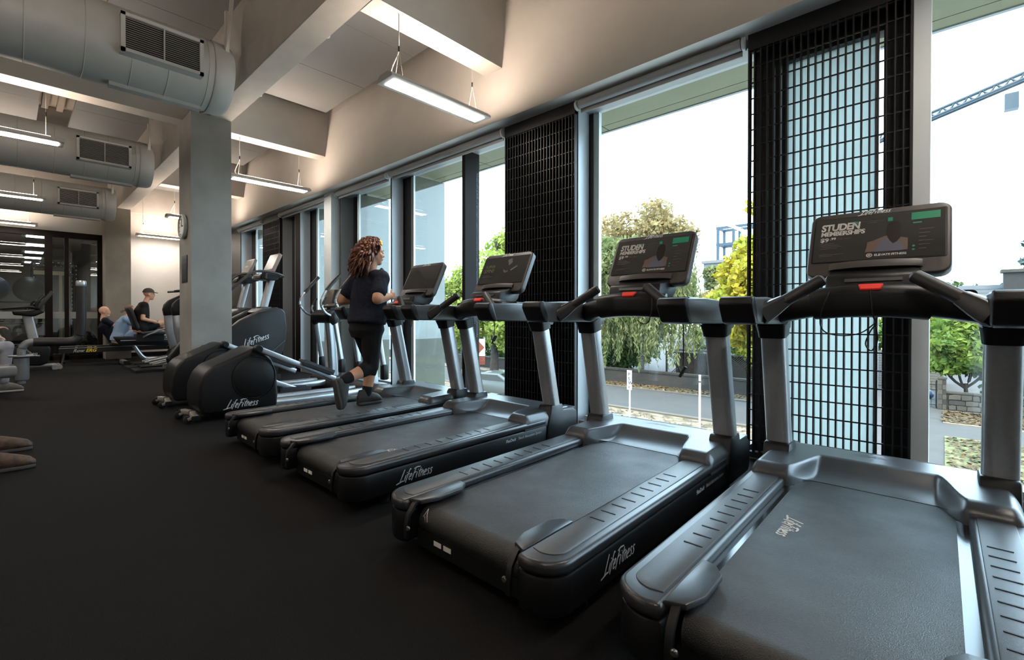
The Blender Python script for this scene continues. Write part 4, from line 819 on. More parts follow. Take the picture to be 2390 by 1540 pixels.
fm = thing('cable_machine', 'cream framed cable machine behind the glazed partition', 'gym machine', (-15.6,0.75,0))
for yy in (-0.02,0.22): obj('upright', bx(-0.05,0.05,yy-0.03,yy+0.03,0,2.1,0.005,1), 'machine_cream', fm)
obj('top_beam', bx(-0.06,0.06,-0.3,0.3,2.1,2.2,0.01,1), 'machine_cream', fm); obj('weight_stack', bx(-0.1,0.1,0.03,0.17,0.1,1.0,0.005,1), 'rack_black', fm); obj('base', bx(-0.3,0.3,-0.35,0.35,0,0.08,0.01,1), 'rack_black', fm)
for k in range(3):
    xx, yy, zz = ((-16.4,1.5,0.33),(-16.35,0.38,1.755),(-16.35,-0.30,1.755))[k]
    b = thing('exercise_ball', ('dark grey exercise ball on the floor behind the partition','dark exercise ball on the rack shelf behind the partition','blue exercise ball high on the shelf behind the partition')[k], 'exercise ball', (xx,yy,zz)); obj('shell', ball((0,0,0),0.32,0.32,0.32,24,14), ('ball_dark','ball_dark','ball_blue')[k] if k == 2 else M('ball_dark', (30,30,33), 0.5), b); obj('valve', ball((0.318,0,0),0.012), 'black', b)
sh_ = thing('storage_shelf', 'dark storage shelf with balls behind the glazed partition', 'shelf', (-16.35,0.05,0))
for (xx, yy) in ((-0.3,-0.65),(-0.3,0.65),(0.3,-0.65),(0.3,0.65)): obj('post', bx(xx-0.02,xx+0.02,yy-0.02,yy+0.02,0,1.6), 'rack_black', sh_, smooth=0)
for z in (0.3,0.85,1.40): obj('shelf_board', bx(-0.32,0.32,-0.68,0.68,z,z+0.03), 'rack_black', sh_, smooth=0)
for k in range(5):
    yy = -0.5+k*0.25; d = thing('dumbbell', 'black dumbbell %s on the storage shelf' % ('at the left end','second from left','in the middle','second from right','at the right end')[k], 'dumbbell', (-16.2,0.05+yy,0.955), group='dumbbells on the storage shelf')
    obj('bar', cyl(0.015,-0.1,0.1,'x',n=10), 'handle_metal', d)
    for s in (-1,1): obj('head', cyl(0.07, s*0.14-0.05, s*0.14+0.05, 'x', n=14, bv=0.01), 'rack_black', d)
pb = thing('weight_plate', 'large black bumper plate leaning behind the partition near the rack', 'weight plate', (-15.0,1.25,0.26)); obj('disc', cyl(0.25,-0.03,0.03,'x',n=30,bv=0.01), 'rack_black', pb); obj('hub', cyl(0.07,-0.035,0.035,'x',n=20), 'alu_rail', pb)
# ================================================================ people
M('skin', (196,146,116), 0.55, var=0.06, scale=8, spec=0.35); M('skin_fair', (220,172,146), 0.55, var=0.06, scale=8, spec=0.35)
M('navy_cloth', (30,34,46), 0.85, var=0.35, scale=40, bump=0.5, bscale=26, spec=0.2); M('black_cloth', (22,22,24), 0.8, var=0.25, scale=30, bump=0.3, bscale=22, spec=0.25)
M('pale_blue_cloth', (150,178,208), 0.85, var=0.1, scale=8, bump=0.4, bscale=16, spec=0.2); M('jeans', (84,104,122), 0.9, var=0.15, scale=14, bump=0.3, bscale=18); M('grey_trousers', (150,152,158), 0.9, var=0.1, scale=12, bump=0.4, bscale=14)
M('hair_brown', (70,40,28), 0.4, var=0.5, scale=14, rgb2=(128,74,46), spec=0.5); M('hair_light', (112,84,62), 0.5, var=0.3, scale=20); M('beard_white', (222,216,208), 0.8)
M('shoe_dark', (50,48,48), 0.7, var=0.2, scale=30, bump=0.3, bscale=60); M('shoe_sole', (58,55,52), 0.8); M('shoe_brown', (66,46,33), 0.6, var=0.5, scale=24, bump=0.3, bscale=50); M('shoe_grey', (104,98,92), 0.7, var=0.15, scale=20); M('sole_pale', (196,190,178), 0.7)
M('clip_yellow', (244,196,40), 0.4); M('lens', (40,40,44), 0.1); M('eye_white', (230,226,220), 0.3); M('lip', (160,92,80), 0.5); M('cap_cloth', (52,44,44), 0.85); M('bench_pad', (24,24,26), 0.5)
def V3(p): return Vector(p)
def cap(bm, p0, p1, r0, r1, n=14):
    p0, p1 = V3(p0), V3(p1); d = p1-p0; L = d.length; t = d.normalized(); path = []; sc = []
    for a in (0.05,0.35,0.65,0.9): path.append(p0 - t*r0*math.cos(a*PI/2)); sc.append(r0*math.sin(a*PI/2))
    path += [p0, p1]; sc += [r0, r1]
    for a in (0.9,0.65,0.35,0.05): path.append(p1 + t*r1*math.cos(a*PI/2)); sc.append(r1*math.sin(a*PI/2))
    s, u = frame_at(t); rings = []
    for p, k in zip(path, sc): rings.append([bm.verts.new(p + (s*math.cos(2*PI*i/n) + u*math.sin(2*PI*i/n))*k) for i in range(n)])
    for A, B in zip(rings, rings[1:]):
        for i in range(n): bm.faces.new((A[i], A[(i+1)%n], B[(i+1)%n], B[i]))
    bm.faces.new(rings[0][::-1]); bm.faces.new(rings[-1])
def loft(bm, secs, n=22):
    """stack of ellipses: (centre, side vector, depth vector)"""
    rings = [[bm.verts.new(V3(c) + V3(a)*math.cos(2*PI*i/n) + V3(b)*math.sin(2*PI*i/n)) for i in range(n)] for c, a, b in secs]
    for A, B in zip(rings, rings[1:]):
        for i in range(n): bm.faces.new((A[i], A[(i+1)%n], B[(i+1)%n], B[i]))
    bm.faces.new(rings[0][::-1]); bm.faces.new(rings[-1])
def remesh(bm, voxel, sm=4):
    me = bpy.data.meshes.new('t'); bmesh.ops.recalc_face_normals(bm, faces=bm.faces[:]); bm.to_mesh(me); bm.free()
    o = bpy.data.objects.new('t', me); COL.objects.link(o)
    r = o.modifiers.new('r', 'REMESH'); r.mode = 'VOXEL'; r.voxel_size = voxel
    s = o.modifiers.new('s', 'SMOOTH'); s.iterations = sm; s.factor = 0.5
    dg = bpy.context.evaluated_depsgraph_get(); out = bpy.data.meshes.new_from_object(o.evaluated_get(dg)); bpy.data.objects.remove(o); bpy.data.meshes.remove(me)
    out.polygons.foreach_set('use_smooth', [True]*len(out.polygons)); return out
def hand(bm, wrist, fwd, palm_n, thumb, curl=0.8, k=1.0):
    """palm and five separate fingers; palm_n = direction the palm faces, thumb = side the thumb is on"""
    w = V3(wrist); f = V3(fwd).normalized(); p = V3(palm_n); p = (p - f*p.dot(f)).normalized(); s = V3(thumb); s = (s - f*s.dot(f) - p*s.dot(p)).normalized()
    for o in (-0.026,-0.009,0.009,0.026): cap(bm, w + f*0.012*k + s*o*0.6*k, w + f*0.078*k + s*o*k, 0.015*k, 0.0125*k, 10)
    for i, (o, L) in enumerate(((0.029,0.070),(0.010,0.080),(-0.010,0.074),(-0.028,0.058))):
        a = w + f*0.082*k + s*o*k; d = f.copy(); r = 0.0092*k
        for j, frac in enumerate((0.44,0.32,0.24)):
            ang = curl*(0.55 if j == 0 else 0.85); d = (d*math.cos(ang) + p*math.sin(ang)).normalized()
            # keep p perpendicular to the new direction
            p2 = (p - d*p.dot(d)); p2 = p2.normalized() if p2.length > 1e-3 else p
            b = a + d*L*frac*k; cap(bm, a, b, r, r*0.9, 8); a = b; r *= 0.92; p_keep = p2
            if j == 0: q = p2
            d = d if j == 2 else d
            p = p2
        p = V3(palm_n); p = (p - f*p.dot(f)).normalized()
    b0 = w + f*0.028*k + s*0.026*k; b1 = b0 + (f*0.6 + s*0.75 + p*0.35).normalized()*0.034*k; b2 = b1 + (f*0.85 + s*0.25 + p*0.45).normalized()*0.028*k
    cap(bm, b0, b1, 0.0125*k, 0.0105*k, 8); cap(bm, b1, b2, 0.0105*k, 0.009*k, 8)
def head(bm, c, f, u, k=1.0):
    """skull, jaw, brow, nose, lips, ears round head centre c, facing f, up u"""
    c, f, u = V3(c), V3(f).normalized(), V3(u).normalized(); u = (u - f*u.dot(f)).normalized(); s = f.cross(u)
    def E(off, r):
        tmp = ball((0,0,0), 1, 1, 1, 16, 10); mt = Matrix(((s.x*r[0], f.x*r[1], u.x*r[2], 0), (s.y*r[0], f.y*r[1], u.y*r[2], 0), (s.z*r[0], f.z*r[1], u.z*r[2], 0), (0,0,0,1)))
        mt.translation = c + s*off[0] + f*off[1] + u*off[2]; xform(tmp, mt); me = bpy.data.meshes.new('t'); tmp.to_mesh(me); tmp.free(); bm.from_mesh(me); bpy.data.meshes.remove(me)
    E((0,-0.008*k,0.03*k), (0.076*k,0.096*k,0.088*k)); E((0,0.026*k,-0.035*k), (0.060*k,0.066*k,0.078*k)); E((0,0.058*k,-0.088*k), (0.030*k,0.032*k,0.026*k)); E((0,0.072*k,0.022*k), (0.052*k,0.020*k,0.014*k))
    E((0,0.098*k,-0.022*k), (0.013*k,0.020*k,0.014*k)); E((0,0.092*k,0.0), (0.009*k,0.014*k,0.026*k)); E((0,0.086*k,-0.056*k), (0.024*k,0.012*k,0.010*k)); E((0.038*k,0.062*k,-0.022*k), (0.024*k,0.024*k,0.026*k)); E((-0.038*k,0.062*k,-0.022*k), (0.024*k,0.024*k,0.026*k))
    for sg in (-1,1): E((sg*0.078*k,-0.008*k,-0.008*k), (0.010*k,0.020*k,0.032*k))
    return s
def eyes(parent, base, c, f, u, k=1.0):
    c, f, u = V3(c), V3(f).normalized(), V3(u).normalized(); u = (u - f*u.dot(f)).normalized(); s = f.cross(u)
    for sg in (-1,1):
        p = c + s*sg*0.033*k + f*0.083*k + u*0.004*k - V3(base); e = obj('eye', ball(p, 0.0125*k, 0.0125*k, 0.0105*k), 'eye_white', parent); q = p + f*0.0085*k; obj('iris', ball(q, 0.006*k), 'black', e)
        b = p + f*0.008*k + u*0.021*k; obj('eyebrow', tube([b - s*0.016*k - f*0.004*k, b + u*0.003*k, b + s*0.016*k - f*0.004*k], 0.003*k, 6), 'hair_brown', parent)
    m = c + f*0.097*k - u*0.056*k - V3(base); obj('lips', tube([m - s*0.02*k - f*0.01*k, m, m + s*0.02*k - f*0.01*k], 0.005*k, 6), 'lip', parent)
def shoe(parent, base, heel, toe, up, mat, sole, w=0.045, hgt=0.075, laces=None):
    """low shoe: rounded upper on a shaped sole; heel/toe are points on the sole"""
    h, t = V3(heel)-V3(base), V3(toe)-V3(base); f = (t-h).normalized(); L = (t-h).length; u = V3(up); u = (u - f*u.dot(f)).normalized(); s = f.cross(u)
    prof = ((-0.02,0.55,0.0),(0.06,0.82,0.25),(0.25,0.85,0.2),(0.5,0.92,0.0),(0.72,1.05,0.0),(0.9,0.92,0.0),(1.0,0.55,0.0))
    out = [(x*L, w*k) for x, k, _ in prof]
    poly = [(a, b) for a, b in out] + [(a, -b) for a, b in reversed(out)]
    bm = prism(NB(), poly, 0, 0.024, 'z'); bmesh.ops.recalc_face_normals(bm, faces=bm.faces[:]); bevel(bm, 0.007, 2)
    MT = Matrix((f, s, u)).transposed().to_4x4(); MT.translation = h
    so = obj('shoe', xform(bm, MT), sole, parent)
    hs = (0.070,hgt+0.05,hgt+0.055,hgt+0.03,0.082,0.060,0.030); bm = NB()
    loft(bm, [((x*L,0,0.018+hh*0.45),(0,w*k*0.94,0),(0,0,hh*0.55)) for (x, k, _), hh in zip(prof, hs)], 18)
    up_ = obj('upper', xform(bm, MT), mat, so, smooth=60)
    if laces:
        for i in range(4):
            x = (0.46+0.09*i)*L; z = 0.018+0.100-0.012*i; obj('lace', xform(tube([(x,-w*0.5,z-0.012),(x+0.006,0,z),(x,w*0.5,z-0.012)], 0.0032, 6), MT), laces, so)
    return so
def limb_pair(bm, a, b, c, r, n=14): cap(bm, a, b, r[0], r[1], n); cap(bm, b, c, r[1], r[2], n)
def person(label, base, J, R, clothes, voxel=0.011, head_f=(0,1,0), head_u=(0,0,1), hk=1.0, hands=True, skin='skin', curl=(0.8,0.8)):
    """J: joints in world space; one continuous body mesh; clothes are (name, material, list of builders, inflate)"""
    root = thing('person', label, 'person', base); b = V3(base); j = {k: V3(v)-b for k, v in J.items()}
    bm = NB(); sd_ = (j['shR']-j['shL']).normalized(); hd = (j['hipR']-j['hipL']).normalized(); up = (j['chest']-j['pelvis']).normalized(); fw = up.cross(sd_)*-1
    if fw.dot(V3(head_f)) < 0 and fw.dot(V3((0,1,0))) < 0: fw = -fw
    TW = R.get('torso', 1.0)
    def torso(bm, g=0.0, lo=-0.10, hi=1.0, flare=0.0, shoulders=True):
        pel, che, nk = j['pelvis'], j['chest'], j['neck']
        secs = [(pel + up*lo, hd*(0.145*TW+g+flare), fw*(0.105*TW+g+flare)), (pel + up*0.02, hd*(0.165*TW+g+flare*0.8), fw*(0.118*TW+g+flare*0.8)), (pel*0.55+che*0.45, sd_*(0.138*TW+g+flare*0.5), fw*(0.105*TW+g+flare*0.5)),
                (che - up*0.04, sd_*(0.155*TW+g+flare*0.2), fw*(0.112*TW+g+flare*0.2)), (che + up*0.07, sd_*(0.165*TW+g), fw*(0.105*TW+g)), ((j['shR']+j['shL'])/2 + up*0.0, sd_*(0.15*TW+g), fw*(0.078*TW+g)), ((j['shR']+j['shL'])/2*0.45 + nk*0.55, sd_*(0.085+g*0.7), fw*(0.062+g*0.7))]
        loft(bm, secs)
        if shoulders:
            for s_ in 'RL': cap(bm, ((j['shR']+j['shL'])/2)*0.4 + j['sh'+s_]*0.6, j['sh'+s_], 0.062*TW+g, 0.056*TW+g)
    torso(bm); cap(bm, j['neck'] - up*0.03, j['head'] - V3(head_u)*0.05 - V3(head_f).normalized()*0.01, 0.056, 0.054)
    for s_ in 'RL':
        limb_pair(bm, j['sh'+s_], j['el'+s_], j['wr'+s_], R.get('arm', (0.048,0.037,0.027))); limb_pair(bm, j['hip'+s_], j['kn'+s_], j['an'+s_], R.get('leg', (0.082,0.056,0.036)))
        if hands:
            f_ = J.get('hf'+s_) or (j['wr'+s_]-j['el'+s_]); hand(bm, j['wr'+s_], f_, J.get('hp'+s_, (0,0,-1)), J.get('ht'+s_, (0,1,0)), curl[0 if s_ == 'R' else 1])
        cap(bm, j['an'+s_], j['an'+s_]*0.5 + (j['toe'+s_])*0.5, 0.036, 0.020)
    head(bm, j['head'], head_f, head_u, hk)
    body = add_obj('body', remesh(bm, voxel), skin, root)
    for (nm, mt, fn, vx) in clothes:
        cb = NB(); fn(cb, j, torso); add_obj(nm, remesh(cb, vx, 3), mt, root)
    return root, j
# ---- the running woman on the first treadmill
RB = (-3.74, 2.45, 0.22)
RJ = dict(pelvis=(-3.74,2.455,1.00), chest=(-3.74,2.485,1.28), neck=(-3.74,2.50,1.475), head=(-3.735,2.53,1.672), shR=(-3.575,2.505,1.415), shL=(-3.905,2.465,1.415), elR=(-3.485,2.405,1.225), wrR=(-3.575,2.60,1.255), elL=(-3.985,2.335,1.225), wrL=(-3.93,2.555,1.235),
          hipR=(-3.655,2.455,0.965), hipL=(-3.825,2.46,0.965), knR=(-3.65,2.445,0.605), anR=(-3.65,2.165,0.505), toeR=(-3.65,2.13,0.33), knL=(-3.83,2.575,0.63), anL=(-3.83,2.515,0.315), toeL=(-3.825,2.66,0.25),
          hfR=(-0.25,1,0.15), hpR=(-1,-0.1,0), htR=(0,0.2,1), hfL=(0.2,1,0.1), hpL=(1,0,0), htL=(0,0.2,1))
def r_shirt(b, j, torso):
    torso(b, 0.028, lo=-0.0, flare=0.036)
    for s_ in 'RL': cap(b, j['sh'+s_], j['sh'+s_]*0.36 + j['el'+s_]*0.64, 0.080, 0.072)
def r_tights(b, j, torso):
    loft(b, [(j['pelvis']+V3((0,0,z)), V3((rx,0,0)), V3((0,ry,0))) for z, rx, ry in ((-0.13,0.165,0.13),(-0.06,0.198,0.155),(0.03,0.185,0.14),(0.12,0.165,0.12))])
    for s_ in 'RL': cap(b, j['hip'+s_], j['kn'+s_], 0.108, 0.074); cap(b, j['kn'+s_], j['kn'+s_]*0.68 + j['an'+s_]*0.32, 0.074, 0.067)
def r_sock(s_):
    return lambda b, j, torso: cap(b, j['an'+s_]*0.80 + j['kn'+s_]*0.20, j['an'+s_], 0.052, 0.047)
run, rj = person('running woman with curly brown hair, navy shirt and black tights on a treadmill', RB, RJ, dict(torso=1.06, arm=(0.060,0.050,0.034), leg=(0.098,0.066,0.044)),
    [('shirt','navy_cloth',r_shirt,0.010), ('tights','black_cloth',r_tights,0.010), ('sock','black_cloth',r_sock('R'),0.008), ('sock','black_cloth',r_sock('L'),0.008)], voxel=0.0075, head_f=(0.30,1,-0.05), hk=1.0, curl=(1.15,1.15))
eyes(run, RB, RJ['head'], (0.30,1,-0.05), (0,0,1))
shoe(run, RB, (-3.826,2.415,0.222), (-3.818,2.675,0.222), (0,0,1), 'shoe_dark', 'shoe_sole', 0.043, 0.075, 'shoe_sole')
shoe(run, RB, (-3.65,2.055,0.505), (-3.645,2.105,0.245), (0,0.97,0.2), 'shoe_dark', 'shoe_sole', 0.043, 0.075, 'shoe_sole')
def curls(parent, base, hc, n, name, mat, spread, length, r, seed, f=(0,1,0), cover=-0.25, wave=0.022):
    g = np.random.default_rng(seed); bm = NB(); hc = V3(hc)-V3(base)
    tmp = ball((hc.x, hc.y-0.012, hc.z+0.038), 0.089, 0.107, 0.098, 20, 12); me = bpy.data.meshes.new('t')
    for v in list(tmp.verts):
        if (v.co.y - hc.y) > 0.062 or ((v.co.z - hc.z) < 0.06 and (v.co.y - hc.y) > 0.0): tmp.verts.remove(v)
    tmp.to_mesh(me); tmp.free(); bm.from_mesh(me); bpy.data.meshes.remove(me)
    for _ in range(n):
        a = g.uniform(-2.6, 2.6); el = g.uniform(-0.75, 1.3); d = Vector((math.sin(a)*math.cos(el), -math.cos(a)*math.cos(el), math.sin(el)))
        if (d.y > -0.12 and d.z < 0.60) or d.y > 0.40: continue
        p = hc + Vector((d.x*0.086, d.y*0.104-0.012, d.z*0.094+0.038)); pts = [p - d*0.01]; ph = g.uniform(0,6.28); L = length*g.uniform(0.7,1.15)
        sw = Vector((d.x*0.40+g.normal(0,0.16), -spread*(0.6+0.9*g.random()), -1.0)).normalized(); side = sw.cross(Vector((0.3,1,0.2))).normalized(); K = 9
        for k in range(1, K+1):
            t = k/K; q = p + d*0.035*math.sin(min(1,t*2.2)*PI/2) + sw*L*t*(0.35+0.65*t) + (side*math.cos(ph+t*11) + d*math.sin(ph+t*11))*wave*t**0.6; pts.append(q)
        sweep(bm, smooth_path(pts, 2), circ(r*g.uniform(0.7,1.2), 6), scales=[0.9]*2+[1.0]*(len(smooth_path(pts,2))-5)+[0.8,0.5,0.2])
    xform(bm, Matrix.Translation(hc) @ Matrix.Rotation(-math.atan2(f[0], f[1]), 4, 'Z') @ Matrix.Translation(-hc))
    return obj(name, bm, mat, parent, smooth=60)
hr = curls(run, RB, RJ['head'], 1150, 'hair', 'hair_brown', 0.34, 0.19, 0.011, 5, f=(0.30,1,0), wave=0.028)
hc = V3(RJ['head'])-V3(RB); obj('hair_clip', tube(smooth_path([hc+V3((0.05,0.03,0.125)), hc+V3((0.075,0.035,0.10)), hc+V3((0.088,0.03,0.07))],4), 0.011, 8, scales=None), 'clip_yellow', run)
# ---- man in cap on the recumbent bike
B1 = (-12.15, 2.15, 0.0)
J1 = dict(pelvis=(-12.15,2.11,0.80), chest=(-12.15,2.13,1.12), neck=(-12.15,2.19,1.36), head=(-12.15,2.27,1.545), shR=(-11.95,2.15,1.29), shL=(-12.35,2.17,1.29), elR=(-11.88,2.10,1.00), wrR=(-11.97,2.36,0.93), elL=(-12.42,2.14,1.0), wrL=(-12.33,2.40,0.93),
          hipR=(-12.05,2.14,0.80), hipL=(-12.25,2.14,0.80), knR=(-12.03,2.58,0.93), knL=(-12.27,2.56,0.84), anR=(-12.03,2.86,0.62), anL=(-12.27,2.90,0.50), toeR=(-12.03,2.98,0.68), toeL=(-12.27,3.02,0.55), hpR=(0,0,-1), htR=(-1,0,0), hpL=(0,0,-1), htL=(1,0,0))
def tee(sl=0.6, g=0.014, fl=0.008):
    def fn(b, j, torso):
        torso(b, g, lo=-0.05, flare=fl)
        for s_ in 'RL': cap(b, j['sh'+s_], j['sh'+s_]*(1-sl) + j['el'+s_]*sl, 0.066, 0.058)
    return fn
def legs_to(fr, g=0.012, below=0.0):
    def fn(b, j, torso):
        torso(b, g, lo=-0.10, flare=0.0) if False else cap(b, j['hipR'], j['hipL'], 0.11+g, 0.11+g)
        for s_ in 'RL':
            cap(b, j['hip'+s_], j['hip'+s_]*(1-fr) + j['kn'+s_]*fr, 0.086+g, 0.066+g)
            if below: cap(b, j['kn'+s_], j['kn'+s_]*(1-below) + j['an'+s_]*below, 0.062+g, 0.046+g)
    return fn
m1, j1 = person('man in dark cap, glasses and black t-shirt riding the recumbent bike', B1, J1, dict(torso=1.24, arm=(0.054,0.044,0.032), leg=(0.09,0.062,0.042)), [('t_shirt','black_cloth',tee(),0.013), ('shorts','black_cloth',legs_to(0.62),0.013)], voxel=0.012, head_f=(0.1,1,-0.06), hk=1.1, curl=(0.3,0.5))
eyes(m1, B1, J1['head'], (0.1,1,-0.06), (0,0,1))
for s_, k in (('R',0.0),('L',0.0)): shoe(m1, B1, V3(J1['an'+s_])+V3((0,0.01,-0.09)), V3(J1['an'+s_])+V3((0,0.20,0.07)), (0,-0.6,0.8), 'shoe_dark', 'sole_pale')
h1 = V3(J1['head'])-V3(B1); bm = NB(); tmp = ball((h1.x,h1.y-0.008,h1.z+0.038),0.094,0.117,0.104,20,12)
for v in list(tmp.verts):
    if v.co.z < h1.z+0.022: tmp.verts.remove(v)
cp = obj('cap', tmp, 'cap_cloth', m1); obj('cap_brim', xform(pr(arc(0,0,0.075,0,180,12,0.10)+[(-0.075,-0.02),(0.075,-0.02)], -0.004, 0.004, 'z'), Matrix.Translation((h1.x+0.008,h1.y+0.075,h1.z+0.045)) @ Matrix.Rotation(-0.12,4,'X')), 'cap_cloth', cp)
for sg in (-1,1): obj('glasses', tube([(h1.x+sg*0.033+0.02*math.cos(a), h1.y+0.10, h1.z+0.003+0.016*math.sin(a)) for a in [k*PI/6 for k in range(12)]], 0.0025, 5, closed=True), 'lens', m1)
obj('glasses', tube([(h1.x+0.055,h1.y+0.10,h1.z+0.006),(h1.x+0.083,h1.y,h1.z+0.006)], 0.0025, 5), 'lens', m1); obj('earbud', ball((h1.x+0.088,h1.y-0.005,h1.z-0.012),0.010), 'eye_white', m1)
# ---- bald man on the rowing machine
B2 = (-13.75, 1.85, 0.0)
J2 = dict(pelvis=(-13.75,1.86,0.53), chest=(-13.75,1.68,0.80), neck=(-13.75,1.61,1.00), head=(-13.75,1.66,1.16), shR=(-13.57,1.66,0.95), shL=(-13.93,1.66,0.95), elR=(-13.52,1.88,0.80), wrR=(-13.62,2.13,0.75), elL=(-13.98,1.88,0.80), wrL=(-13.88,2.13,0.75),
          hipR=(-13.65,1.88,0.53), hipL=(-13.85,1.88,0.53), knR=(-13.62,2.30,0.68), knL=(-13.88,2.30,0.68), anR=(-13.63,2.66,0.46), anL=(-13.87,2.66,0.46), toeR=(-13.63,2.78,0.55), toeL=(-13.87,2.78,0.55), hpR=(0,0,-1), htR=(-1,0,0), hpL=(0,0,-1), htL=(1,0,0))
m2, j2 = person('bald man with white beard and navy t-shirt leaning back on a rowing machine', B2, J2, dict(torso=1.12), [('t_shirt','navy_cloth',tee(0.5),0.014), ('jeans','jeans',legs_to(1.0,0.008,0.85),0.014)], voxel=0.013, head_f=(0.15,1,0.0), hk=1.12, skin='skin_fair', curl=(1.2,1.2))
eyes(m2, B2, J2['head'], (0.15,1,0), (0,0,1)); h2 = V3(J2['head'])-V3(B2); obj('beard', ball((h2.x+0.006,h2.y+0.058,h2.z-0.080),0.050,0.045,0.040), 'beard_white', m2)
for s_ in 'RL': shoe(m2, B2, V3(J2['an'+s_])+V3((0,0.03,-0.08)), V3(J2['an'+s_])+V3((0,0.19,0.10)), (0,-0.7,0.7), 'shoe_dark', 'sole_pale')
# ---- person in pale blue on the nearer rowing machine
B3 = (-12.95, 1.86, 0.0)
J3 = dict(pelvis=(-12.95,1.82,0.53), chest=(-12.95,1.89,0.84), neck=(-12.95,1.96,1.05), head=(-12.95,2.05,1.19), shR=(-12.78,1.94,0.98), shL=(-13.12,1.94,0.98), elR=(-12.74,2.16,0.82), wrR=(-12.85,2.36,0.74), elL=(-13.16,2.16,0.82), wrL=(-13.05,2.36,0.74),
          hipR=(-12.86,1.84,0.53), hipL=(-13.04,1.84,0.53), knR=(-12.82,2.24,0.76), knL=(-13.08,2.24,0.76), anR=(-12.83,2.58,0.46), anL=(-13.07,2.58,0.46), toeR=(-12.83,2.70,0.55), toeL=(-13.07,2.70,0.55), hpR=(0,0,-1), htR=(-1,0,0), hpL=(0,0,-1), htL=(1,0,0))
m3, j3 = person('person in pale blue t-shirt with tied-back brown hair bending forward on a rowing machine', B3, J3, dict(torso=1.12), [('t_shirt','pale_blue_cloth',tee(0.6,0.02,0.02),0.014), ('shorts','pale_blue_cloth',legs_to(0.6),0.014)], voxel=0.013, head_f=(0.05,1,-0.25), skin='skin_fair', curl=(1.2,1.2))
eyes(m3, B3, J3['head'], (0.05,1,-0.25), (0,0,1)); h3 = V3(J3['head'])-V3(B3)
tmp = ball((h3.x,h3.y-0.012,h3.z+0.036),0.088,0.106,0.097,18,11)
for v in list(tmp.verts):
    if v.co.y > h3.y+0.055: tmp.verts.remove(v)
hh = obj('hair', tmp, 'hair_light', m3); obj('ponytail', tube(smooth_path([(h3.x,h3.y-0.09,h3.z+0.02),(h3.x,h3.y-0.15,h3.z-0.01),(h3.x,h3.y-0.18,h3.z-0.05)],4), 0.028, 10), 'hair_light', hh)
for s_ in 'RL': shoe(m3, B3, V3(J3['an'+s_])+V3((0,0.03,-0.08)), V3(J3['an'+s_])+V3((0,0.19,0.10)), (0,-0.7,0.7), 'shoe_dark', 'sole_pale')
# ---- person in grey trousers seated at the strength machine (mostly outside the picture)
B4 = (-9.15, -0.5, 0.0)
J4 = dict(pelvis=(-9.15,-0.52,0.60), chest=(-9.15,-0.52,0.92), neck=(-9.15,-0.48,1.16), head=(-9.15,-0.44,1.34), shR=(-8.95,-0.50,1.10), shL=(-9.35,-0.50,1.10), elR=(-8.90,-0.38,0.86), wrR=(-8.98,-0.14,0.90), elL=(-9.40,-0.40,0.84), wrL=(-9.30,-0.16,0.78),
          hipR=(-9.05,-0.48,0.58), hipL=(-9.25,-0.48,0.58), knR=(-9.03,-0.02,0.64), knL=(-9.27,-0.05,0.60), anR=(-9.04,-0.06,0.12), anL=(-9.26,-0.10,0.11), toeR=(-9.03,0.06,0.04), toeL=(-9.26,0.02,0.04), hpR=(0,0,-1), htR=(-1,0,0.2), hpL=(0,0,-1), htL=(1,0,0))
m4, j4 = person('seated person in grey trousers at the left edge, only knee, hand and shoe in view', B4, J4, dict(torso=1.1), [('t_shirt','navy_cloth',tee(),0.014), ('trousers','grey_trousers',legs_to(1.0,0.012,0.92),0.012)], voxel=0.012, skin='skin_fair', curl=(0.6,0.4))
for s_ in 'RL': shoe(m4, B4, V3((J4['an'+s_][0],J4['an'+s_][1]-0.07,0.002)), V3((J4['an'+s_][0]+0.01,J4['an'+s_][1]+0.21,0.002)), (0,0,1), 'shoe_grey', 'sole_pale', 0.045, 0.07, 'sole_pale')
# ---- person with brown shoes on a bench (only the shoes reach into the picture)
B5 = (-4.72, -0.8, 0.0)
J5 = dict(pelvis=(-4.72,-0.92,0.58), chest=(-4.72,-0.94,0.90), neck=(-4.72,-0.92,1.14), head=(-4.72,-0.88,1.32), shR=(-4.52,-0.92,1.08), shL=(-4.92,-0.92,1.08), elR=(-4.46,-0.76,0.84), wrR=(-4.52,-0.52,0.74), elL=(-4.98,-0.76,0.84), wrL=(-4.92,-0.52,0.74),
          hipR=(-4.62,-0.88,0.56), hipL=(-4.82,-0.88,0.56), knR=(-4.47,-0.46,0.56), knL=(-4.98,-0.46,0.56), anR=(-4.45,-0.10,0.12), anL=(-5.06,-0.10,0.12), toeR=(-4.45,0.04,0.05), toeL=(-5.06,0.04,0.05), hpR=(0,0,-1), htR=(-1,0,0), hpL=(0,0,-1), htL=(1,0,0))
m5, j5 = person('seated person at the left edge with worn brown lace-up shoes on the rubber floor', B5, J5, dict(torso=1.1), [('t_shirt','navy_cloth',tee(),0.014), ('trousers','jeans',legs_to(1.0,0.012,0.85),0.012)], voxel=0.012, skin='skin_fair', curl=(0.5,0.5))
def m5_sock(s_): cb = NB(); cap(cb, j5['an'+s_]+V3((0,-0.02,0.06)), j5['an'+s_], 0.044, 0.042); add_obj('sock', mesh_of(cb,'sock'), 'sticker_white', m5)
for s_ in 'RL': shoe(m5, B5, V3((J5['an'+s_][0],J5['an'+s_][1]-0.07,0.002)), V3((J5['an'+s_][0]+0.0,J5['an'+s_][1]+0.235,0.002)), (0,0,1), 'shoe_brown', 'shoe_sole', 0.047, 0.075, 'shoe_brown'); m5_sock(s_)
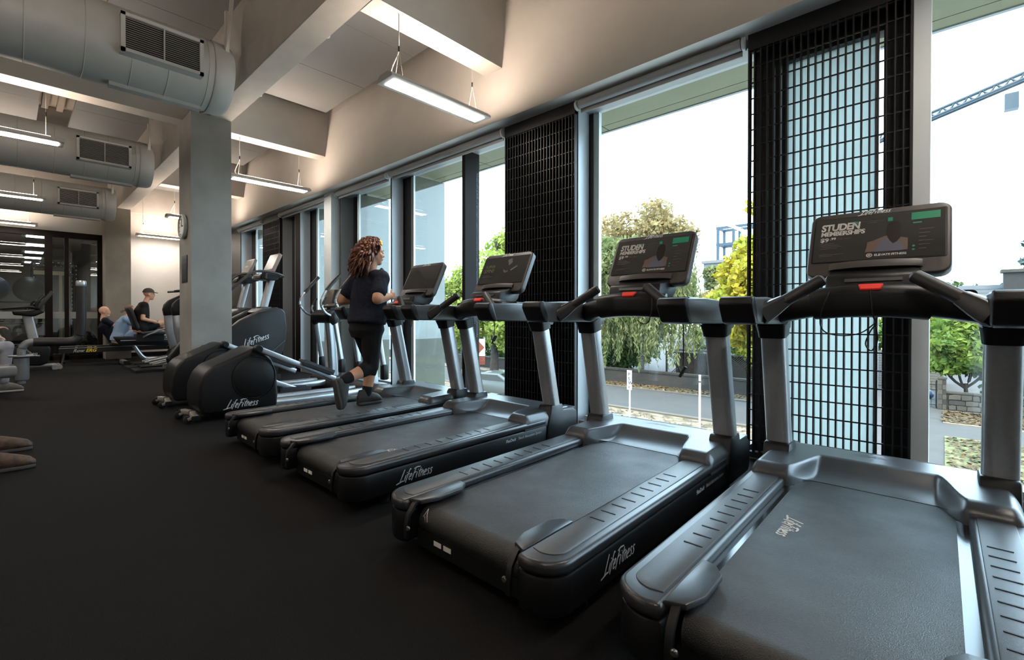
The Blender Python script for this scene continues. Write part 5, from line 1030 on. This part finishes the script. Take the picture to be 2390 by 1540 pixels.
bn = thing('gym_bench', 'black padded bench under the seated person with brown shoes', 'bench', (-4.72,-1.0,0)); obj('pad', bx(-0.6,0.6,-0.22,0.22,0.40,0.465,0.03,3), 'bench_pad', bn)
for sx in (-0.45,0.45): obj('leg', bx(sx-0.03,sx+0.03,-0.18,0.18,0,0.40,0.01,1), 'machine_grey', bn)
# ================================================================ the street outside (one storey below the gym floor)
G = -3.6
M('asphalt', (56,52,50), 0.85, var=0.12, scale=1.5, bump=0.1, bscale=40)
M('road_grey', (52,49,48), 0.85, var=0.10, scale=1.2)
M('dry_verge', (61,52,38), 0.9, var=0.25, scale=2.0, rgb2=(126,111,91), bump=0.3, bscale=12)
M('lawn_green', (43,51,21), 0.9, var=0.3, scale=2.5, rgb2=(106,106,62), bump=0.3, bscale=20)
M('kerb_stone', (78,71,62), 0.8, var=0.08, scale=3)
M('fallen_leaves', (79,60,22), 0.8, var=0.3, scale=6, rgb2=(55,36,12))
M('wall_stone', (41,37,33), 0.85, var=0.22, scale=1.6, bump=0.4, bscale=9)
M('stone_a', (54,50,43), 0.85, var=0.2, scale=3, bump=0.3, bscale=14)
M('stone_b', (41,37,34), 0.85, var=0.2, scale=3, bump=0.3, bscale=14)
M('stone_c', (64,58,50), 0.85, var=0.2, scale=3, bump=0.3, bscale=14)
M('mortar', (45,41,36), 0.9)
M('lattice_wood', (21,15,11), 0.8)
M('bark', (33,28,22), 0.9, var=0.3, scale=5, stretch=(3,3,0.6), bump=0.5, bscale=14)
M('birch_bark', (86,84,80), 0.8, var=0.5, scale=5, rgb2=(33,30,28), stretch=(1,1,4.5))
M('iron', (11,11,12), 0.6); M('post_white', (196,190,182), 0.5); M('sign_blue', (6,28,60), 0.5); M('sign_orange', (93,33,6), 0.5)
M('car_silver', (74,79,79), 0.25, metal=0.3, spec=0.6); M('car_glass', (18,25,26), 0.06, spec=0.8); M('tyre', (4,4,4), 0.8); M('hub', (55,55,55), 0.4, metal=0.5)
M('steel_blue', (38,55,70), 0.6); M('building_white', (90,90,89), 0.7); M('building_pane', (43,51,56), 0.2)
M('roof_grey', (55,57,60), 0.8, var=0.08, scale=2); M('weatherboard', (92,91,88), 0.7); M('brick_dark', (38,36,34), 0.9, var=0.2, scale=6)
M('toy_blue', (9,47,77), 0.4); M('toy_green', (73,81,18), 0.4); M('crane_grey', (33,47,55), 0.6)
def leaf_mat(name, a, b, sc=1.2):
    m = M(name, a, 0.7, var=0.3, scale=sc, rgb2=b, detail=6); nt = m.node_tree; p = nt.nodes['Principled BSDF']; o = nt.nodes['Material Output']
    ramp = [n for n in nt.nodes if n.type == 'VALTORGB'][0]
    tr = nt.nodes.new('ShaderNodeBsdfTranslucent'); mx = nt.nodes.new('ShaderNodeMixShader'); mx.inputs[0].default_value = 0.45
    nt.links.new(ramp.outputs[0], tr.inputs[0]); nt.links.new(p.outputs[0], mx.inputs[1]); nt.links.new(tr.outputs[0], mx.inputs[2]); nt.links.new(mx.outputs[0], o.inputs[0])
leaf_mat('leaf_willow', (83,95,48), (122,125,83)); leaf_mat('leaf_brown', (122,101,62), (144,129,87)); leaf_mat('leaf_yellow', (164,139,25), (136,144,46), 0.7)
leaf_mat('leaf_lime', (102,124,40), (144,151,75), 0.9); leaf_mat('leaf_green', (64,95,33), (123,139,53), 1.2); leaf_mat('leaf_dark', (40,62,27), (70,90,40)); leaf_mat('leaf_conifer', (56,76,76), (90,105,101))
leaf_mat('leaf_pale', (144,129,102), (157,144,102))
def leaves(blobs, n, size, aspect=1.6, droop=0.0, shell=0.55):
    """leaf cards scattered through ellipsoid blobs, as one mesh of real little blades"""
    w = np.array([b[3]*b[4]*b[5] for b in blobs]); w = w/w.sum(); idx = rng.choice(len(blobs), n, p=w); B = np.array(blobs)[idx]
    d = rng.normal(size=(n,3)); d /= np.linalg.norm(d, axis=1)[:,None]; r = shell + (1-shell)*rng.random(n)**0.6
    # clump the leaves into sprays
    P = B[:,:3] + d*B[:,3:6]*r[:,None]*(1+0.12*np.sin(d[:,:1]*9+idx[:,None])*np.cos(d[:,1:2]*8))
    u = rng.normal(size=(n,3)); u[:,2] = u[:,2]*(1-droop) - 2.2*droop; u /= np.linalg.norm(u, axis=1)[:,None]
    v = np.cross(u, rng.normal(size=(n,3))); v /= np.linalg.norm(v, axis=1)[:,None]
    s = size*(0.6+0.8*rng.random(n))[:,None]; a = u*s*aspect/2; b = v*s/2
    V = np.stack([P-a, P+b, P+a, P-b], 1).reshape(-1,3); F = [(4*i,4*i+1,4*i+2,4*i+3) for i in range(n)]
    return V, F
def strands(starts, length, size, per=26):
    V = []; 
    for (p, L) in zip(starts, length):
        x, y, z = p; sx, sy = rng.normal(0,0.14), rng.normal(0,0.14)
        for k in range(per):
            t = (k+rng.random())/per; c = np.array([x+sx*t+rng.normal(0,0.05), y+sy*t+rng.normal(0,0.05), z-L*t])
            u = np.array([rng.normal(0,0.5), rng.normal(0,0.5), -1.0]); u /= np.linalg.norm(u); v = np.cross(u, rng.normal(size=3)); v /= np.linalg.norm(v); s = size*(0.6+0.8*rng.random())
            V += [c-u*s, c+v*s*0.3, c+u*s, c-v*s*0.3]
    n = len(V)//4; return np.array(V), [(4*i,4*i+1,4*i+2,4*i+3) for i in range(n)]
def tree(name, label, base, trunk_r, trunk_top, V, F, mat, bark='bark', branches=(), cat='tree', group='trees across the street'):
    t = thing(name, label, cat, base, group=group)
    me = quads_mesh('foliage', V - np.array(base), F); f = add_obj('foliage', me, mat, t); f['kind'] = 'stuff'
    if trunk_r:
        tp = [(0,0,-0.1),(0.02,0,0.15),(0.06,0.04,trunk_top*0.5),(0.02,0,trunk_top)]
        tk = obj('trunk', tube(smooth_path(tp, 4), trunk_r, 12, scales=[1.6,1.35,1.15,1.05,1,1,0.95,0.9,0.85,0.8,0.75,0.7,0.6][:len(smooth_path(tp,4))]), bark, t)
        for (q, r) in branches: obj('branch', tube(smooth_path([(0.02,0,trunk_top*0.8)]+q, 3), r, 7, scales=None), bark, t)
    return t
def rb(c, s): return [(c[0]+rng.normal(0,s[0]*0.45), c[1]+rng.normal(0,s[1]*0.45), c[2]+rng.normal(0,s[2]*0.42)) for _ in range(1)][0]
def crown(c, s, nb, br):
    out = []
    for _ in range(nb):
        d = rng.normal(size=3); d /= np.linalg.norm(d); r = 0.35+0.6*rng.random()
        out.append((c[0]+d[0]*s[0]*r, c[1]+d[1]*s[1]*r, c[2]+d[2]*s[2]*r, br*(0.7+0.6*rng.random()), br*(0.7+0.6*rng.random()), br*(0.55+0.5*rng.random())))
    return out
struct(obj('floor_street', bx(-90, 60, 4.5, 160, G-0.3, G), 'asphalt', smooth=0))
M('bounce_ground', (168,166,160), 0.85, var=0.06, scale=1)  # unseen pale ground, added to bounce daylight up to soffits and ceiling
def strip(name, x0, x1, y0, y1, mat, h=0.03): return struct(obj(name, bx(x0, x1, y0, y1, G, G+h), mat, smooth=0))
strip('floor_bounce', -60, 30, 4.5, 13.9, 'bounce_ground', 0.02); strip('floor_verge', -60, -3.2, 14, 22.2, 'dry_verge'); strip('floor_road', -60, -2.5, 22.6, 28.7, 'road_grey', 0.02); strip('floor_leaf_strip', -60, -3.0, 28.9, 30.9, 'dry_verge')
strip('trim_6', -60, -2.8, 22.2, 22.5, 'kerb_stone', 0.10); strip('trim_7', -60, -2.8, 28.7, 28.9, 'kerb_stone', 0.10)
strip('floor_lawn', 0.05, 30, 19.6, 26.2, 'lawn_green'); strip('floor_leaf_bed', 0.0, 30, 29.4, 33.2, 'dry_verge')
def leaf_litter(label, areas, n, size=0.13):
    V = []
    for _ in range(n):
        a = areas[rng.integers(len(areas))]; c = np.array([a[0]+(a[1]-a[0])*rng.random(), a[2]+(a[3]-a[2])*rng.random(), G+0.05+0.03*rng.random()])
        t = rng.random()*6.28; s = size*(0.5+rng.random()); u = np.array([math.cos(t), math.sin(t), rng.normal(0,0.25)])*s*0.6; v = np.array([-math.sin(t), math.cos(t), rng.normal(0,0.25)])*s*0.4
        V += [c-u, c+v, c+u, c-v]
    o = add_obj('leaf_litter', quads_mesh('leaf_litter', np.array(V), [(4*i,4*i+1,4*i+2,4*i+3) for i in range(n)]), 'fallen_leaves'); tag(o, label, 'leaves', kind='stuff')
leaf_litter('yellow fallen leaves along the stone walls and on the lawn', [(-22,-4,28.9,30.85),(-22,-4,29.4,30.85),(0,6,29.6,33.0),(0,6,29.6,33.0),(0.1,5,20,26)], 7000)
leaf_litter('sparse dry leaves on the bare verge by the parking sign', [(-15,-4,15,22)], 1500, 0.09)
# ---- low stone wall with cap stones (left) and rubble wall with pillar and gate (right)
sw = struct(obj('wall_street_left', bx(-60, -4.6, 31.0, 31.35, G, G+0.85), 'wall_stone', smooth=0))
for i in range(34):
    x0 = -38.5 + i*1.0; obj('cap_stone', bx(x0+0.012, x0+0.988, 30.94, 31.40, G+0.85, G+0.97, 0.015, 1), 'wall_stone', sw)
sr = struct(obj('wall_street_right', bx(-0.15, 20, 33.75, 34.05, G, G+0.82), 'mortar', smooth=0))
x = 0.12; row = 0
for (z0, z1) in ((0.02,0.27),(0.27,0.52),(0.52,0.80)):
    x = 0.14 + 0.1*rng.random()
    while x < 7.5:
        w = 0.25+0.35*rng.random(); j = lambda: rng.normal(0,0.025)
        poly = [(x+0.012+j()*0.3,G+z0+0.01),(x+w*0.5,G+z0+0.01+abs(j())*0.3),(x+w-0.012,G+z0+0.012+abs(j())),(x+w-0.014+j()*0.5,G+z1-0.012-abs(j())),(x+w*0.45+j(),G+z1-0.01),(x+0.014+j()*0.5,G+z1-0.014-abs(j()))]
        obj('stone', pr(poly, 33.70-0.03*rng.random(), 33.80, 'y'), ('stone_a','stone_b','stone_c')[rng.integers(3)], sr, smooth=0); x += w
for i in range(10): obj('cap_stone', bx(0.1+i*0.9, 0.988+i*0.9, 33.68, 34.10, G+0.82, G+0.90, 0.01, 1), 'stone_a', sr)
pl = struct(obj('column', bx(-0.17, 0.10, 33.66, 34.06, G, G+1.50, 0.015, 1), 'stone_b'))
for k in range(6):
    obj('stone', bx(-0.18, -0.04+0.02*(k%2), 33.645, 33.70, G+0.02+k*0.245, G+0.25+k*0.245, 0.01, 1), ('stone_a','stone_c')[k%2], pl); obj('stone', bx(-0.02+0.02*(k%2), 0.11, 33.645, 33.70, G+0.02+k*0.245, G+0.25+k*0.245, 0.01, 1), ('stone_c','stone_b')[k%2], pl)
obj('cap_stone', bx(-0.21, 0.14, 33.62, 34.10, G+1.50, G+1.58, 0.012, 1), 'stone_a', pl)
gt = thing('iron_gate', 'dark iron garden gate beside the stone pillar across the path', 'gate', (-0.5,33.9,G))
for i in range(8): obj('bar', bx(-0.75+i*0.14, -0.735+i*0.14, -0.008, 0.008, 0.06, 1.35), 'iron', gt, smooth=0)
for z in (0.15, 1.15): obj('rail', bx(-0.76, 0.26, -0.012, 0.012, z, z+0.035), 'iron', gt, smooth=0)
obj('gate_post', bx(0.25, 0.30, -0.025, 0.025, 0, 1.42), 'iron', gt, smooth=0)
# ---- lattice fence with posts
lf = thing('lattice_fence', 'brown diagonal lattice fence above the low stone wall', 'fence', (-10.2,33.0,G))
for i in range(-10, 46):
    for s in (-1, 1):
        x0 = -3.2 + i*0.135; a = (x0, 0.55); b = (x0+s*1.55, 2.1)
        lo, hi = -2.9, 2.5
        if s > 0 and (b[0] > hi or a[0] < lo): continue
        if s < 0 and (a[0] > hi or b[0] < lo): continue
        obj('slat', sweep(NB(), [(a[0],0.01*s,a[1]),(b[0],0.01*s,b[1])], [(-0.006,-0.022),(0.006,-0.022),(0.006,0.022),(-0.006,0.022)]), 'lattice_wood', lf, smooth=0)
for xx in (-2.9,-1.1,0.7,2.5): obj('post', bx(xx-0.05, xx+0.05, -0.05, 0.05, 0, 2.2), 'lattice_wood', lf, smooth=0)
obj('top_rail', bx(-2.95, 2.55, -0.03, 0.03, 2.1, 2.17), 'lattice_wood', lf, smooth=0); obj('bottom_rail', bx(-2.95, 2.55, -0.03, 0.03, 0.5, 0.57), 'lattice_wood', lf, smooth=0)
sh = thing('garden_shed', 'low shed with pale corrugated roof behind the lattice fence', 'shed', (-11.5,38.5,G))
obj('wall', bx(-3, 4.5, -0.2, 3, 0, 2.0), 'brick_dark', sh, smooth=0)
rp = [(-3.2+0.08*i, 0.03*(i%2)) for i in range(100)]
bm = NB(); A = [bm.verts.new((x,-0.5,1.75+z)) for x, z in rp]; B = [bm.verts.new((x,3.0,3.4+z)) for x, z in rp]
for i in range(len(rp)-1): bm.faces.new((A[i],A[i+1],B[i+1],B[i]))
obj('roof', bm, 'roof_grey', sh, smooth=0)
# ---- trees
st = []; L = []
for _ in range(620):
    a = rng.random()*6.28; r = 3.6*math.sqrt(rng.random()); z = 6.6 - 0.16*r*r - 2.2*rng.random(); st.append((-14.5+r*math.cos(a), 32.6+r*math.sin(a)*0.8, z)); L.append(1.6+4.6*rng.random())
V1, F1 = strands(st, L, 0.17, 44); V2, F2 = leaves(crown((-14.5,32.6,4.6),(3.2,2.4,2.6),22,1.3), 12000, 0.20, 2.0, 0.5)
F = F1 + [tuple(i+len(V1) for i in f) for f in F2]
tree('birch_tree', 'weeping birch with white trunk and drooping olive-green leaves', (-14.62,32.4,G), 0.17, 5.5, np.vstack([V1,V2]), F, 'leaf_willow', 'birch_bark',
     [([(1.2,0.3,6.5),(2.2,0.5,8.2)],0.07),([(-1.2,0.2,6.8),(-2.0,-0.4,8.6)],0.07),([(0.2,0.6,7.5),(0.5,0.8,10)],0.08)])
V, F = leaves(crown((-20.2,44.5,8.2),(5.0,3.0,3.6),40,1.5), 11000, 0.22, 1.8, 0.0, 0.2)
tree('tall_tree', 'tall thinning tree with tan autumn leaves behind the birch', (-20.1,44.5,G), 0.35, 7.0, V, F, 'leaf_brown', 'bark', [([(-2+0.9*i,0.5*(i%3),8+0.5*(i%2)),(-4.5+1.9*i,0.3,12.0+1.6*math.sin(i*1.3))],0.09) for i in range(6)])
V, F = leaves(crown((-6.1,27.2,2.3),(2.3,2.0,4.4),64,0.80), 18000, 0.19, 1.3, 0.15, 0.25)
tree('ginkgo_tree', 'bright yellow ginkgo tree at the right side of the birch window', (-5.7,27.4,G), 0.22, 4.0, V, F, 'leaf_yellow', 'bark', [([(-1.2,0,4.5),(-2.2,-0.1,7.5)],0.05),([(0.8,0.2,5.5),(1.0,0.2,9.5)],0.06),([(-1.5,0.1,3.6),(-2.4,0.1,4.2)],0.04)])
V, F = leaves(crown((-21.6,25.2,2.8),(2.8,2.4,4.6),60,1.05), 20000, 0.20, 1.4, 0.1, 0.3)
tree('maidenhair_tree', 'lime-green roadside tree with thick grey trunk beyond the traffic cone', (-21.55,24.6,G), 0.34, 3.2, V, F, 'leaf_lime', 'bark', [([(1.0,0,4.5),(1.6,0,6.5)],0.12),([(-1.0,0.1,4.5),(-1.5,0.1,7.5)],0.12),([(0.1,0,5.5),(0.1,0.2,10)],0.13)])
V, F = leaves(crown((-28.6,28.6,2.0),(2.6,2.0,3.6),34,1.1), 8000, 0.22, 1.4, 0.1, 0.3)
tree('roadside_tree', 'lime-green tree to the left of the dark mullion', (-28.6,28.6,G), 0.25, 3.0, V, F, 'leaf_lime', 'bark', [([(0.6,0,5),(0.8,0,8)],0.1)])
V, F = leaves(crown((0.95,35.6,-0.5),(2.0,1.3,1.5),44,0.66), 15000, 0.17, 1.9, 0.2, 0.3)
tree('garden_tree', 'light green garden tree with several stems behind the rubble wall', (0.75,35.4,G), 0.10, 1.2, V, F, 'leaf_green', 'bark', [([(-0.5,0,1.5),(-1.1,0.1,2.8)],0.06),([(0.5,0.1,1.5),(1.2,0,2.8)],0.06),([(0.2,0.1,1.6),(0.3,0.1,3.2)],0.06),([(-0.15,0,1.4),(-0.4,0,3.0)],0.05)], group='garden trees')
V, F = leaves(crown((-1.6,38.5,0.2),(1.7,1.0,1.7),18,0.8), 4500, 0.2, 1.7, 0.1, 0.3)
tree('garden_tree', 'darker green tree behind the white jamb', (-1.6,38.5,G), 0.12, 2.0, V, F, 'leaf_green', group='garden trees')
V, F = leaves([(x,37.6,-2.6+0.15*math.sin(x*3),0.7,0.6,1.15) for x in np.arange(2.0,9,0.6)], 6000, 0.14, 1.3, 0, 0.5)
tree('hedge', 'dark green hedge behind the rubble wall at the right edge', (5,37.6,G), 0, 0, V, F, 'leaf_dark', cat='hedge', group='hedges')
V, F = leaves([(x,34.2+0.4*math.sin(x),-2.0+0.3*math.sin(x*2.2),1.1,0.7,1.5) for x in np.arange(-40,-16,0.9)], 13000, 0.2, 1.4, 0, 0.5)
tree('hedge', 'dark green bushes behind the low stone wall left of the birch trunk', (-20,34.2,G), 0, 0, V, F, 'leaf_dark', cat='hedge', group='hedges')
V, F = leaves([(x,35.5,-0.6+0.7*math.sin(x*1.1),1.4,0.9,1.5) for x in np.arange(-11,-5,1.0)], 4500, 0.22, 1.4, 0, 0.5)
tree('hedge', 'mid-green shrubs above the lattice fence', (-8,35.5,G), 0, 0, V, F, 'leaf_green', cat='hedge', group='hedges')
V, F = leaves([(-0.5+i*1.7+rng.normal(0,0.3),80+rng.normal(0,2),2.9+0.6*math.sin(i*1.7),1.6,1.2,1.7) for i in range(12)], 6000, 0.3, 1.3, 0, 0.5)
tree('tree_line', 'low line of distant trees beyond the grey roof', (4,80,G), 0.3, 4.0, V, F, 'leaf_dark', group='distant trees')
V, F = leaves([(6.4+rng.normal(0,0.4),68+rng.normal(0,0.5),2.4+0.6*i,1.9-0.11*i,1.6-0.09*i,0.6) for i in range(14)], 6000, 0.24, 2.0, 0.2, 0.3)
tree('conifer', 'blue-grey conifer at the right edge of the picture', (6.4,68,G), 0.25, 6.0, V, F, 'leaf_conifer', group='distant trees')
V, F = leaves(crown((-13.6,45,4.0),(0.7,0.6,2.2),10,0.7), 3000, 0.22, 1.6, 0, 0.3)
tree('cypress', 'narrow olive conifer before the white building', (-13.6,45,G), 0.15, 3.0, V, F, 'leaf_willow', group='distant trees')
V, F = leaves(crown((-12.7,42,1.6),(1.0,0.8,1.3),10,0.8), 3000, 0.22, 1.6, 0, 0.3)
tree('blossom_bush', 'pale straw-coloured bush between the birch and the ginkgo', (-12.7,42,G), 0.15, 3.0, V, F, 'leaf_pale', group='distant trees')
V, F = leaves(crown((-18.6,38.2,1.4),(3.8,1.2,4.6),44,1.5), 17000, 0.26, 1.5, 0.1, 0.35)
tree('broadleaf_tree', 'full olive-green tree filling the view behind the weeping birch', (-18.6,38.2,G), 0.25, 3.5, V, F, 'leaf_willow', group='trees across the street')
V, F = leaves(crown((-11.0,40.5,-0.6),(1.8,1.0,2.0),18,1.1), 6000, 0.24, 1.5, 0.1, 0.35)
tree('broadleaf_tree', 'small mid-green tree between the birch and the lattice fence', (-10.2,46.0,G), 0.2, 2.5, V + np.array((0.8,5.5,0)), F, 'leaf_green', group='trees across the street')
# ---- signs, posts, cone, lamp
ps = thing('parking_sign', 'narrow blue and white parking sign on a white post', 'sign', (-9.53,20.0,G))
obj('post', cyl(0.035, 0, 2.2, 'z', n=12), 'post_white', ps); bd = obj('sign_board', bx(-0.11, 0.11, -0.05, -0.035, 1.38, 2.24, 0.006, 1), 'post_white', ps)
for k, (s_, zz) in enumerate((('P',2.0),('5',1.80),('W',1.62),('=',1.44))):
    text('sign_lettering', s_, 0.20 if k != 3 else 0.16, 'sign_blue', bd, (1,0,0), (0,0,1), (-0.06,-0.0515,zz), bold=0.006)
wp = thing('white_post', 'plain white post beside the road, right of the parking sign', 'post', (-6.65,20.0,G))
obj('pole', cyl(0.04, 0, 2.26, 'z', n=12), 'post_white', wp); obj('cap', lathe([(0.045,2.26),(0.045,2.29),(0,2.31)], 12), 'post_white', wp)
obj('clamp', bx(-0.06,0.06,-0.05,0.05,2.0,2.06,0.005,1), 'hub', wp)
rs = thing('road_sign', 'orange and white roadwork arrow sign beyond the dark mullion', 'sign', (-20.6,22.0,G), 0.7)
obj('post', bx(-0.04, 0.04, 0, 0.04, 0, 3.2), 'hub', rs, smooth=0); a = obj('arrow_board', bx(-0.45,0.45,-0.03,0,2.05,3.15,0.01,1), 'post_white', rs)
obj('arrow', pr([(-0.35,2.75),(0.0,2.75),(0.0,3.05),(0.42,2.6),(0.0,2.15),(0.0,2.45),(-0.35,2.45)], -0.036, -0.03, 'y'), 'sign_orange', a, smooth=0)
lb = obj('lower_board', bx(-0.45,0.45,-0.03,0,1.5,2.0,0.01,1), 'sign_orange', rs); text('sign_lettering', 'ROAD\nWORKS', 0.22, 'iron', lb, (1,0,0), (0,0,1), (-0.36,-0.032,1.78))
cn = thing('traffic_cone', 'orange traffic cone by the thick roadside trunk', 'cone', (-22.3,24.6,G))
obj('base', bx(-0.2,0.2,-0.2,0.2,0,0.04,0.01,1), 'sign_orange', cn); obj('body', lathe([(0.15,0.04),(0.09,0.38),(0.07,0.52),(0.03,0.75),(0,0.76)], 16), 'sign_orange', cn); obj('band', lathe([(0.094,0.38),(0.075,0.50)], 16), 'post_white', cn)
sl = thing('street_lamp', 'pale curved street lamp above the lime-green tree', 'street lamp', (-23.2,30,G))
obj('pole', tube(smooth_path([(0,0,0),(0,0,7),(-0.1,0,10.6),(-0.8,0,11.35),(-2.0,0,11.55)]), 0.06, 10), 'post_white', sl); obj('head', bx(-3.1,-1.9,-0.14,0.14,11.5,11.62,0.04,2), 'post_white', sl)
# ---- parked car (roof seen over the sill)
car = thing('parked_car', 'silver parked car at the kerb, only roof and windscreen showing', 'car', (-17.6,20.0,G), math.radians(8))
side = [(-2.1,0.35),(-2.15,0.75),(-1.9,0.95),(-1.0,1.05),(-0.35,1.48),(0.9,1.50),(1.6,1.12),(2.05,1.0),(2.15,0.6),(2.1,0.35)]
obj('body', pr(side, -0.85, 0.85, 'y', 0.10, 3), 'car_silver', car)
obj('windscreen', pr([(-0.98,1.09),(-0.42,1.45),(-0.40,1.47),(-0.96,1.11)], -0.70, 0.70, 'y'), 'car_glass', car, smooth=0)
obj('rear_window', pr([(0.98,1.47),(1.50,1.20),(1.52,1.22),(1.0,1.49)], -0.66, 0.66, 'y'), 'car_glass', car, smooth=0)
for s in (-1,1): obj('side_window', pr([(-0.75,1.08),(-0.28,1.40),(0.85,1.42),(1.35,1.10)], s*0.853-0.004, s*0.853+0.004, 'y'), 'car_glass', car, smooth=0)
for xx in (-1.35,1.3):
    for s in (-1,1): w = obj('wheel', cyl(0.32, s*0.74-0.1, s*0.74+0.12, 'y', (xx,0,0.32), 20, 0.03), 'tyre', car); obj('hub_cap', cyl(0.18, s*0.855-0.01, s*0.87+0.01, 'y', (xx,0,0.32), 16), 'hub', w)
# ---- buildings far off
wb_ = thing('office_building', 'distant white building with window bands beyond the cypress', 'building', (-24,92,G))
obj('wall', bx(-6,8,0,10,0,14.2), 'building_white', wb_, smooth=0); obj('roof_slab', bx(-6.3,8.3,-0.3,10.3,14.0,14.5), 'building_white', wb_, smooth=0)
for fl_ in range(4):
    for i in range(9): obj('window', bx(-5.5+i*1.45,-4.4+i*1.45,-0.05,0.02,1.2+fl_*3.2,2.9+fl_*3.2), 'building_pane', wb_, smooth=0)
sf = thing('steel_frame', 'blue steel building frame under construction rising behind the white building', 'building frame', (-27.3,104,G))
for xx in (-4,-1.2,1.6,4.4):
    for yy in (0,4): obj('steel_column', bx(xx-0.22,xx+0.22,yy-0.22,yy+0.22,0,22.3 if xx < 4 else 21), 'steel_blue', sf, smooth=0)
for z in (15.2,18.6,21.9):
    for yy in (0,4): obj('steel_girder', bx(-4.3,5.6,yy-0.18,yy+0.18,z,z+0.5), 'steel_blue', sf, smooth=0)
    for xx in (-4,-1.2,1.6,4.4): obj('steel_girder', bx(xx-0.15,xx+0.15,0,4,z,z+0.4), 'steel_blue', sf, smooth=0)
hs = thing('grey_roofed_house', 'house with grey tiled roof and chimney beyond the garden tree', 'house', (6.5,56,G))
obj('wall', bx(-5,6,0,7,0,4.8), 'weatherboard', hs, smooth=0); rf = obj('roof', pr([(-1,4.8),(3.5,7.2),(8,4.8)], -5.6, 6.6, 'x'), 'roof_grey', hs, smooth=0)
for i in range(7): obj('tile_course', bx(-5.62,6.62,-0.85+i*0.6,-0.27+i*0.6,4.84+i*0.32,4.92+i*0.32), 'roof_grey', rf, smooth=0)
ch = obj('chimney', bx(-3.2,-1.6,2.2,3.2,5.5,8.1), 'brick_dark', hs, smooth=0); obj('chimney_cap', bx(-3.35,-1.45,2.05,3.35,8.1,8.35), 'stone_a', ch, smooth=0)
wh = thing('weatherboard_house', 'white weatherboard house corner behind the iron gate', 'house', (-2.2,42,G))
obj('wall', bx(-4,2.2,0,5,0,2.4), 'weatherboard', wh, smooth=0)
for i in range(14): obj('board', bx(-4,2.22,-0.03,0,0.05+i*0.165,0.20+i*0.165), 'weatherboard', wh, smooth=0)
ty = thing('toy', 'blue rounded plastic toy on the drive behind the gate', 'toy', (-0.65,37.5,G)); obj('shell', ball((0,0,0.25),0.32,0.32,0.3), 'toy_blue', ty); obj('rim', cyl(0.15,-0.36,-0.30,'y',(-0.3,0,0.25),16), 'toy_green', ty)
# ---- tower crane jib
cr_ = thing('tower_crane', 'pale blue tower crane jib crossing the sky at the upper right', 'crane', (9,120,G))
def jp(t): return Vector((-24+t*40, 0, 35.6+t*12.2))
N = 26
for (dy, dz) in ((-0.7,0),(0.7,0),(0,1.15)): obj('chord', tube([jp(0)+Vector((0,dy,dz)), jp(1)+Vector((0,dy,dz))], 0.28, 6), 'crane_grey', cr_)
for i in range(N):
    a, b = jp(i/N), jp((i+1)/N)
    for s in (-1,1): obj('brace', tube([a+Vector((0,0.7*s,0)), (a+b)/2+Vector((0,0,1.15)), b+Vector((0,0.7*s,0))], 0.15, 5), 'crane_grey', cr_)
obj('counterweight', bx(-2.3,-0.8,-0.8,0.8,38.4,41.0), 'crane_grey', cr_, smooth=0)
obj('mast', bx(8.0,9.6,-0.8,0.8,0,44), 'crane_grey', cr_, smooth=0)
